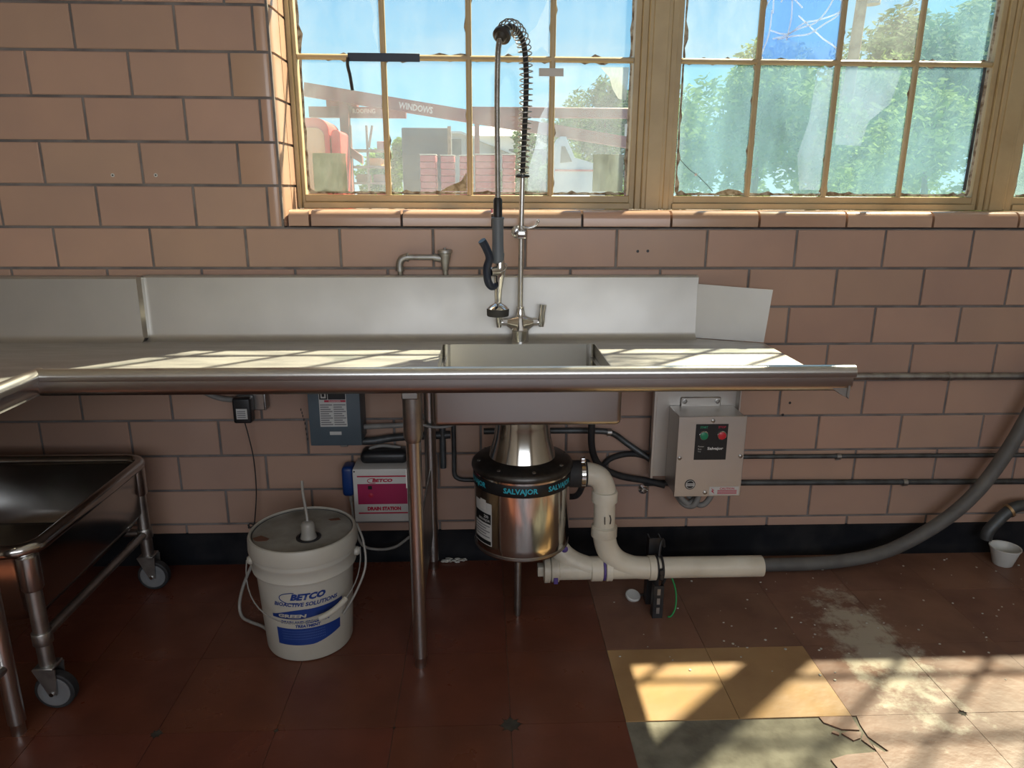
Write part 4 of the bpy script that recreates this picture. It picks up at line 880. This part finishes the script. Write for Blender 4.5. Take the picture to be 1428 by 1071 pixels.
flake('torn_film', 'torn lavender film strip on the upper pane beside the jamb', [(-.352, 1.81), (-.366, 1.86), (-.372, 1.89), (-.362, 1.92), (-.378, 1.98), (-.395, 2.08), (-.36, 2.24), (-.342, 2.24), (-.342, 1.81)], g_film)
flake('torn_film', 'torn lavender film triangle on the upper pane behind the spring', [(.236, 1.81), (.21, 1.835), (.19, 1.82), (.08, 1.808), (.10, 1.835), (.16, 1.87), (.19, 1.90), (.225, 1.975), (.238, 2.06)], g_film)
flake('torn_film', 'crumpled white film in the top corner of a tree pane', [(.415, 1.772), (.518, 1.772), (.515, 1.70), (.512, 1.662), (.484, 1.668), (.462, 1.70), (.448, 1.74)], g_paper)
flake('stuck_film', 'wrinkled clear film hanging on the pane behind the spring', [(.165, 1.352), (.24, 1.352), (.242, 1.60), (.236, 1.66), (.205, 1.60), (.19, 1.50), (.17, 1.44)], g_film)
m_mud = mat('mud_dauber_dirt', (.40, .36, .26), .95, 0, (.22, .19, .12), 60, .4, .6, bump=1, bs=150)
flake('dirt_heap', 'gritty dirt heaped in the lower corner of a window pane', [(-.15, 1.349), (-.056, 1.349), (-.056, 1.415), (-.075, 1.385), (-.10, 1.375), (-.13, 1.362)], m_mud, 'dirt', GY - .007)
flake('dirt_heap', 'mossy dirt along the bottom rail of the hazy cracked pane', [(.85, 1.345), (.955, 1.345), (.94, 1.356), (.90, 1.362), (.87, 1.353)], m_mud, 'dirt', GY - .02)
flake('lace_film', 'long whitish film strip on the hazy pane by the middle bar', [(1.17, 1.36), (1.245, 1.36), (1.25, 1.78), (1.19, 1.78), (1.18, 1.60), (1.15, 1.48)], g_film)
flake('lace_film', 'whitish film sheet hanging over the third hazy pane', [(1.285, 1.52), (1.38, 1.515), (1.40, 1.60), (1.47, 1.66), (1.50, 1.78), (1.28, 1.78)], g_film)
flake('edge_film', 'dark strip of film along the outer edge of the last hazy pane', [(1.790, 1.36), (1.802, 1.36), (1.805, 1.785), (1.794, 1.785)], m_darkpipe)
cr_ = thing('crack_lines', 'white crazed cracks across the blue upper pane', 'cracks', (1.12, GY, 1.95))
rs = random.Random(11)
for k in range(16):
    x0 = rs.uniform(.99, 1.24); z0 = rs.uniform(1.81, 2.05); pts = [(x0, GY - .003, z0)]; a = rs.uniform(0, 2 * PI)
    for j in range(5):
        a += rs.uniform(-.5, .5); x0 = min(max(x0 + .055 * math.cos(a), .985), 1.252); z0 = min(max(z0 + .075 * math.sin(a), 1.808), 2.235); pts.append((x0, GY - .003, z0))
    B().tube(cat_spline(pts, 3), .0028, 5).go('crack', g_crack, cr_)
c2 = thing('star_crack', 'thin dark crack crossing the lowest hazy pane by the post', 'cracks', (.77, GY, 1.40))
B().tube(cat_spline([(.718, GY - .003, 1.465), (.755, GY - .003, 1.43), (.785, GY - .003, 1.41), (.82, GY - .003, 1.38), (.848, GY - .003, 1.352)], 3), .0011, 5).go('crack', m_darkpipe, c2)
B().sph((.780, GY - .003, 1.412), .006, (1, .2, 1), 1).go('impact_point', m_white, c2)

# ================================================================== OUTSIDE YARD
m_ground = mat('yard_gravel', (.30, .27, .22), .95, 0, (.22, .20, .16), 1.5)
gd = struct(B().box(-60, 80, WY + .30, 130, -.6, -.35).go('ground', m_ground)); gd['label'] = 'pale gravel yard outside the windows'
m_crane = mat('faded_red_paint', (.20, .055, .05), .6, 0, (.15, .045, .04), 2)
m_bright = mat('bright_red_paint', (.55, .05, .04), .45)
m_wrap = mat('pink_red_wrap', (.42, .12, .13), .5, 0, (.34, .08, .09), 5)
m_tarp = mat('black_tarp', (.035, .04, .05), .5, 0, (.06, .065, .075), 3, stretch=(1, 1, 6), bump=1, bs=6)
m_shed = mat('grey_siding', (.38, .38, .38), .8)
m_roofw = mat('pale_roofing', (.62, .62, .60), .7)
m_wood = mat('weathered_wood', (.30, .24, .17), .85, 0, (.2, .15, .1), 6)
m_letter = mat('faded_white_letters', (.55, .52, .50), .7)
cr_ = thing('red_crane', 'faded red steel crane with long sloping boom outside the window', 'crane', (-5.2, 28.8, -.35))
s0, s1 = V((-6.6, 28.8, 4.95)), V((5.7, 28.8, 3.14)); dirb = (s1 - s0).normalized(); nb = V((-dirb.z, 0, dirb.x))
def beam(p0, p1, h0, h1, y0, y1):
    return B().prism([(p0.x + nb.x * h0, p0.z + nb.z * h0), (p0.x - nb.x * h0, p0.z - nb.z * h0), (p1.x - nb.x * h1, p1.z - nb.z * h1), (p1.x + nb.x * h1, p1.z + nb.z * h1)], 'y', y0, y1)
bo = beam(s0, s1, .235, .20, 28.8, 29.2).go('boom', m_crane, cr_)
mid = s0 + dirb * 4.17
text('lettering', 'WINDOWS', m_letter, bo, lambda u, v: tuple(V((mid.x, 28.79, mid.z - .02)) + dirb * u + nb * v), .24, 1.28, bold=.03)
hb = B().box(-6.6, -2.92, 29.4, 29.75, 4.02, 4.40).go('lower_beam', m_crane, cr_)
text('lettering', 'ROOFING', m_letter, hb, flatY(-4.5, 29.39, 4.25), .17, .86, bold=.03)
B().box(-5.9, -4.75, 29.3, 29.8, 4.40, 4.66).go('slide_block', m_crane, cr_)
B().box(-5.36, -5.03, 28.95, 29.35, -.35, 4.75).go('mast', m_crane, cr_)
B().prism([(-5.02, 2.9), (-5.02, 2.55), (-4.6, 2.3), (-4.6, 2.6)], 'y', 29, 29.3).go('brace', m_crane, cr_)
rb = thing('red_girder', 'long level red steel girder carried on posts before the trees', 'girder', (2.8, 31, -.35))
B().box(-.4, 6.3, 31, 31.3, 4.22, 4.62, .03, 1).go('girder', m_crane, rb)
for x_ in (-.2, 6.1): B().box(x_ - .1, x_ + .1, 31.05, 31.25, -.35, 4.22).go('post', m_crane, rb)
B().box(5.9, 6.35, 30.99, 31.06, 3.1, 4.0).go('sign_plate', m_letter, rb)
ld = thing('red_loader', 'bright red machine with rounded hoods parked below the crane', 'machine', (-5.5, 26.4, -.35))
def hood(x0, x1, ztop, y0, y1, r): return B().prism([(x0, -.1)] + [(x0, ztop - r)] + [(x0 + r - r * math.cos(a), ztop - r + r * math.sin(a)) for a in [j / 8 * PI / 2 for j in range(9)]] + [(x1 - r + r * math.sin(a), ztop - r + r * math.cos(a)) for a in [j / 8 * PI / 2 for j in range(9)]] + [(x1, -.1)], 'y', y0, y1)
hood(-6.5, -5.28, 3.72, 26.4, 28.4, .42).go('hood', m_bright, ld); hood(-5.24, -4.92, 3.35, 26.5, 28.2, .15).go('side_cover', m_bright, ld); hood(-6.3, -5.45, 3.4, 26.35, 26.42, .3).go('grille', mat('orange_panel', (.5, .2, .08), .5), ld)
for x_ in (-6.2, -5.2): B().lathe([(.25, -.15), (.42, -.15), (.45, -.1), (.45, .1), (.42, .15), (.25, .15)], (x_, 26.6, .10), (0, 1, 0), 24).go('wheel', m_rubber, ld)
rk = thing('steel_rack', 'tall steel rack of red and orange crates left of the black tarp', 'rack', (-4.7, 31, -.35))
m_rack = mat('rack_steel', (.22, .16, .15), .6)
for x_, zt in ((-5.33, 3.86), (-4.68, 3.86), (-3.86, 2.95)): B().cyl((x_, 31, -.35), (x_, 31, zt), .05, n=8).go('upright', m_rack, rk)
B().cyl((-4.62, 31, 3.0), (-4.45, 31, 3.86), .05, n=8).go('stay', m_rack, rk)
for z_ in (.9, 1.6, 2.25, 2.9): B().box(-5.4, -3.84, 30.9, 32, z_ - .04, z_ + .04).go('shelf', m_rack, rk)
for x_, z_, w_, M_, lb_ in ((-5.2, .94, .6, m_crane, 'wide dark red crate on the lowest shelf of the rack'), (-4.4, .94, .45, m_wrap, 'pink crate on the lowest shelf of the rack'), (-5.2, 1.64, .5, m_crane, 'small dark red crate on the second rack shelf beside the mast'), (-4.5, 1.64, .6, m_crane, 'wide dark red crate on the second rack shelf'), (-4.7, 2.29, .55, mat('orange_crate', (.6, .25, .05), .5), 'orange crate on the steel rack in the yard'), (-4.3, 2.94, .4, m_wrap, 'pink crate on the top shelf of the rack')):
    tag(B().box(x_, x_ + w_, 31.07, 31.9, z_, z_ + .32, .02, 1).go('crate', M_), lb_, 'crate', 'crates on the yard rack')
wr_ = thing('tarped_stack', 'tall stack wrapped in black tarpaulin with wooden corner post', 'stack', (-2.4, 33.6, -.35))
b = B(); bm = b.bm; rs = random.Random(2); b.box(-3.55, -1.42, 33.6, 36, -.3, 4.0, .06, 2)
b.go('tarp', m_tarp, wr_); B().box(-1.52, -1.36, 33.45, 33.6, -.35, 4.06).go('corner_post', m_wood, wr_)
for z_ in (.6, 1.7, 2.8): B().box(-3.57, -1.40, 33.57, 33.62, z_, z_ + .05).go('strap', m_darkpipe, wr_)
sh_ = thing('yard_shed', 'pale grey gabled shed with dark window beyond the pallets', 'shed', (.6, 44, -.35))
B().prism([(-1.9, -.35), (-1.9, 4.5), (-1.2, 4.5), (2.9, 2.9), (2.9, -.35)], 'y', 44, 50).go('walls', m_shed, sh_)
B().prism([(-2.1, 4.5), (-2.1, 4.62), (-1.2, 4.62), (3.1, 2.98), (3.1, 2.86), (-1.2, 4.5)], 'y', 43.7, 50.2).go('roof', m_roofw, sh_)
B().box(-1.75, -1.2, 43.95, 44.02, 3.3, 4.2).go('window', m_darkpipe, sh_)
wb_ = thing('white_building', 'long low white building behind the pallet stacks', 'building', (3, 56, -.35))
B().box(-.6, 6.0, 56, 64, -.35, 5.2).go('walls', mat('white_siding', (.62, .62, .60), .8), wb_); B().prism([(55.6, 5.2), (60, 6.2), (64.4, 5.2)], 'x', -.8, 6.2).go('roof', m_roofw, wb_)
for x_ in (.2, 2.0, 3.8): B().box(x_, x_ + 1, 55.95, 56.02, 3.2, 4.3).go('window', m_darkpipe, wb_)
def pallet(x0, x1, zt, lab, y=26.4):
    t_ = thing('pallet_stack', lab, 'pallet stack', ((x0 + x1) / 2, y + .4, -.35))
    n = 12; h = (zt + .20) / n
    for k in range(n): B().box(x0 + .012 * (k % 2), x1 - .012 * ((k + 1) % 2), y, y + .8, -.20 + k * h + .012, -.20 + (k + 1) * h, .02, 1).go('layer', m_wrap, t_)
    for x_ in (x0 + .05, (x0 + x1) / 2, x1 - .05): B().box(x_ - .05, x_ + .05, y, y + .8, -.35, -.19).go('pallet_block', m_wood, t_)
    B().box(x0 - .01, x1 + .01, y - .01, y + .81, zt + .012, zt + .04, .005, 1).go('top_sheet', m_letter, t_)
pallet(-2.18, -1.62, 2.52, 'pink-red wrapped pallet stack next to the black tarpaulin'); pallet(-1.46, -.97, 2.50, 'narrow pink-red pallet stack, second from the black tarpaulin')
pallet(-.80, -.30, 2.50, 'pink-red pallet stack, third from the black tarpaulin'); pallet(-.24, .62, 2.54, 'widest pink-red wrapped pallet stack, seen behind the faucet hose'); pallet(.72, 1.18, 2.54, 'pink-red pallet stack behind the faucet spring')
tk = thing('blue_truck', 'pale blue truck parked under the girder beyond the window', 'truck', (3.6, 28.4, -.35))
B().prism([(2.75, .2), (2.75, 2.9), (2.95, 3.3), (3.15, 3.3), (3.5, 2.55), (4.6, 2.25), (4.7, 1.9), (4.7, .2)], 'y', 28.2, 29.9).go('cab', mat('pale_blue_paint', (.35, .45, .55), .35), tk)
B().box(2.76, 4.69, 28.15, 28.2, 2.05, 2.12).go('pink_stripe', m_wrap, tk)
B().prism([(2.95, 2.35), (2.98, 2.95), (3.12, 2.95), (3.4, 2.4)], 'y', 28.17, 28.2).go('side_window', m_darkpipe, tk)
for x_ in (3.1, 4.3): B().lathe([(.2, -.12), (.42, -.12), (.45, -.08), (.45, .08), (.42, .12), (.2, .12)], (x_, 28.25, .10), (0, 1, 0), 24).go('wheel', m_rubber, tk)
up_ = thing('utility_pole', 'brown wooden utility pole rising before the trees', 'pole', (9.55, 19.6, -.35))
B().cyl((9.4, 19.6, -.35), (9.7, 19.6, 9), .17, .12, n=12).go('mast', m_wood, up_); B().box(8.75, 10.55, 19.42, 19.52, 8.2, 8.35).go('cross_arm', m_wood, up_); B().lathe([(.0, 0), (.2, .02), (.2, .6), (0, .62)], (9.87, 19.6, 5.9), n=16).go('transformer', m_shed, up_)
def leafmat(name, c1, c2):
    M = mat(name, c1, .8, 0, c2, 1.2, .3, .7, spec=.08); n = M.node_tree.nodes; l = M.node_tree.links; bs_ = n['Principled BSDF']
    tl = n.new('ShaderNodeBsdfTranslucent'); ms = n.new('ShaderNodeMixShader'); ms.inputs[0].default_value = .3
    src = bs_.inputs['Base Color'].links[0].from_socket; l.new(src, tl.inputs[0]); l.new(bs_.outputs[0], ms.inputs[1]); l.new(tl.outputs[0], ms.inputs[2])
    l.new(ms.outputs[0], n['Material Output'].inputs[0]); return M
leaf_a = leafmat('leaf_green', (.07, .17, .02), (.17, .27, .035)); leaf_b = leafmat('leaf_dark', (.035, .11, .025), (.07, .16, .035))
m_bark = mat('bark', (.10, .075, .05), .9, 0, (.06, .045, .03), 6)
def tree(x, y, h, r, lab, M, n=4200, seed=1, leaf=.10, low=.25, group=None):
    t_ = thing('tree' if h > 3.6 else 'bush', lab, 'tree' if h > 3.6 else 'bush', (x, y, -.35), group); rs = random.Random(seed)
    tr_ = B().tube([(x, y, -.35), (x + .1, y, h * .35), (x, y + .1, h * .7)], [.03 * h, .022 * h, .008 * h], 8)
    tr_.go('trunk', m_bark, t_)
    cl = []
    for k in range(16):
        a = rs.uniform(0, 2 * PI); q = rs.random() ** .5; zz_ = rs.uniform(low, .88); prof = math.sin(min(1, (1.02 - zz_) / .5) * PI / 2)
        cl.append((V((x + r * q * prof * math.cos(a), y + r * q * prof * math.sin(a), h * zz_)), r * rs.uniform(.28, .5)))
    vs, fs = [], []
    for k in range(n):
        c_, cr2 = cl[k % len(cl)]
        v = V((rs.gauss(0, 1), rs.gauss(0, 1), rs.gauss(0, .8))).normalized() * cr2 * rs.uniform(.55, 1.08) + c_
        e1 = V((rs.gauss(0, 1), rs.gauss(0, 1), rs.gauss(0, .6))).normalized(); e2 = e1.orthogonal().normalized(); s_ = leaf * rs.uniform(.6, 1.3)
        i = len(vs); vs += [v - e1 * s_, v + e2 * s_ * .45, v + e1 * s_, v - e2 * s_ * .45]; fs.append((i, i + 1, i + 2, i + 3))
    me = bpy.data.meshes.new('crown'); me.from_pydata([tuple(v - V((x, y, -.35))) for v in vs], [], fs); me.materials.append(M); link('crown', me, t_)
G = 'trees beyond the hazy window'
tree(6.2, 17, 4.6, 1.8, 'green tree seen through the hazy pane nearest the post', leaf_a, 14000, 1)
tree(10.9, 24.2, 5.96, 2.4, 'yellow-green leafy tree left of the utility pole', leaf_a, 15000, 2, .13)
tree(18.9, 33.4, 9.1, 3.7, 'tall dark green tree behind the utility pole', leaf_b, 17000, 3, .19)
tree(34.3, 49.4, 13.9, 5.8, 'tallest tree, right of the utility pole', leaf_b, 18000, 4, .28)
tree(6.55, 10.8, 2.8, 1.15, 'low yellow-green bush in front of the utility pole', leaf_a, 12000, 5, .065, .05)
tree(11.9, 16.2, 3.46, 1.85, 'wide low bush under the tallest tree', leaf_a, 12000, 6, .09, .05)
tree(8.1, 49.4, 8.5, 3.3, 'round dark tree behind the level red girder', leaf_b, 13000, 7, .19)
tree(3.2, 40, 5.0, 2.0, 'small tree beyond the girder, left of the round dark tree', leaf_b, 7000, 8, .14)
tree(-5.0, 41, 4.4, 1.5, 'small pale green tree between rack and black tarpaulin', leaf_a, 5000, 9, .14)
tree(10.4, 39.2, 5.8, 2.3, 'broad tree behind the cream post between windows', leaf_b, 9000, 10, .16, .1)
tree(4.5, 33.9, 3.45, 1.7, 'green bush growing behind the pale blue truck', leaf_a, 7000, 12, .11, .1)
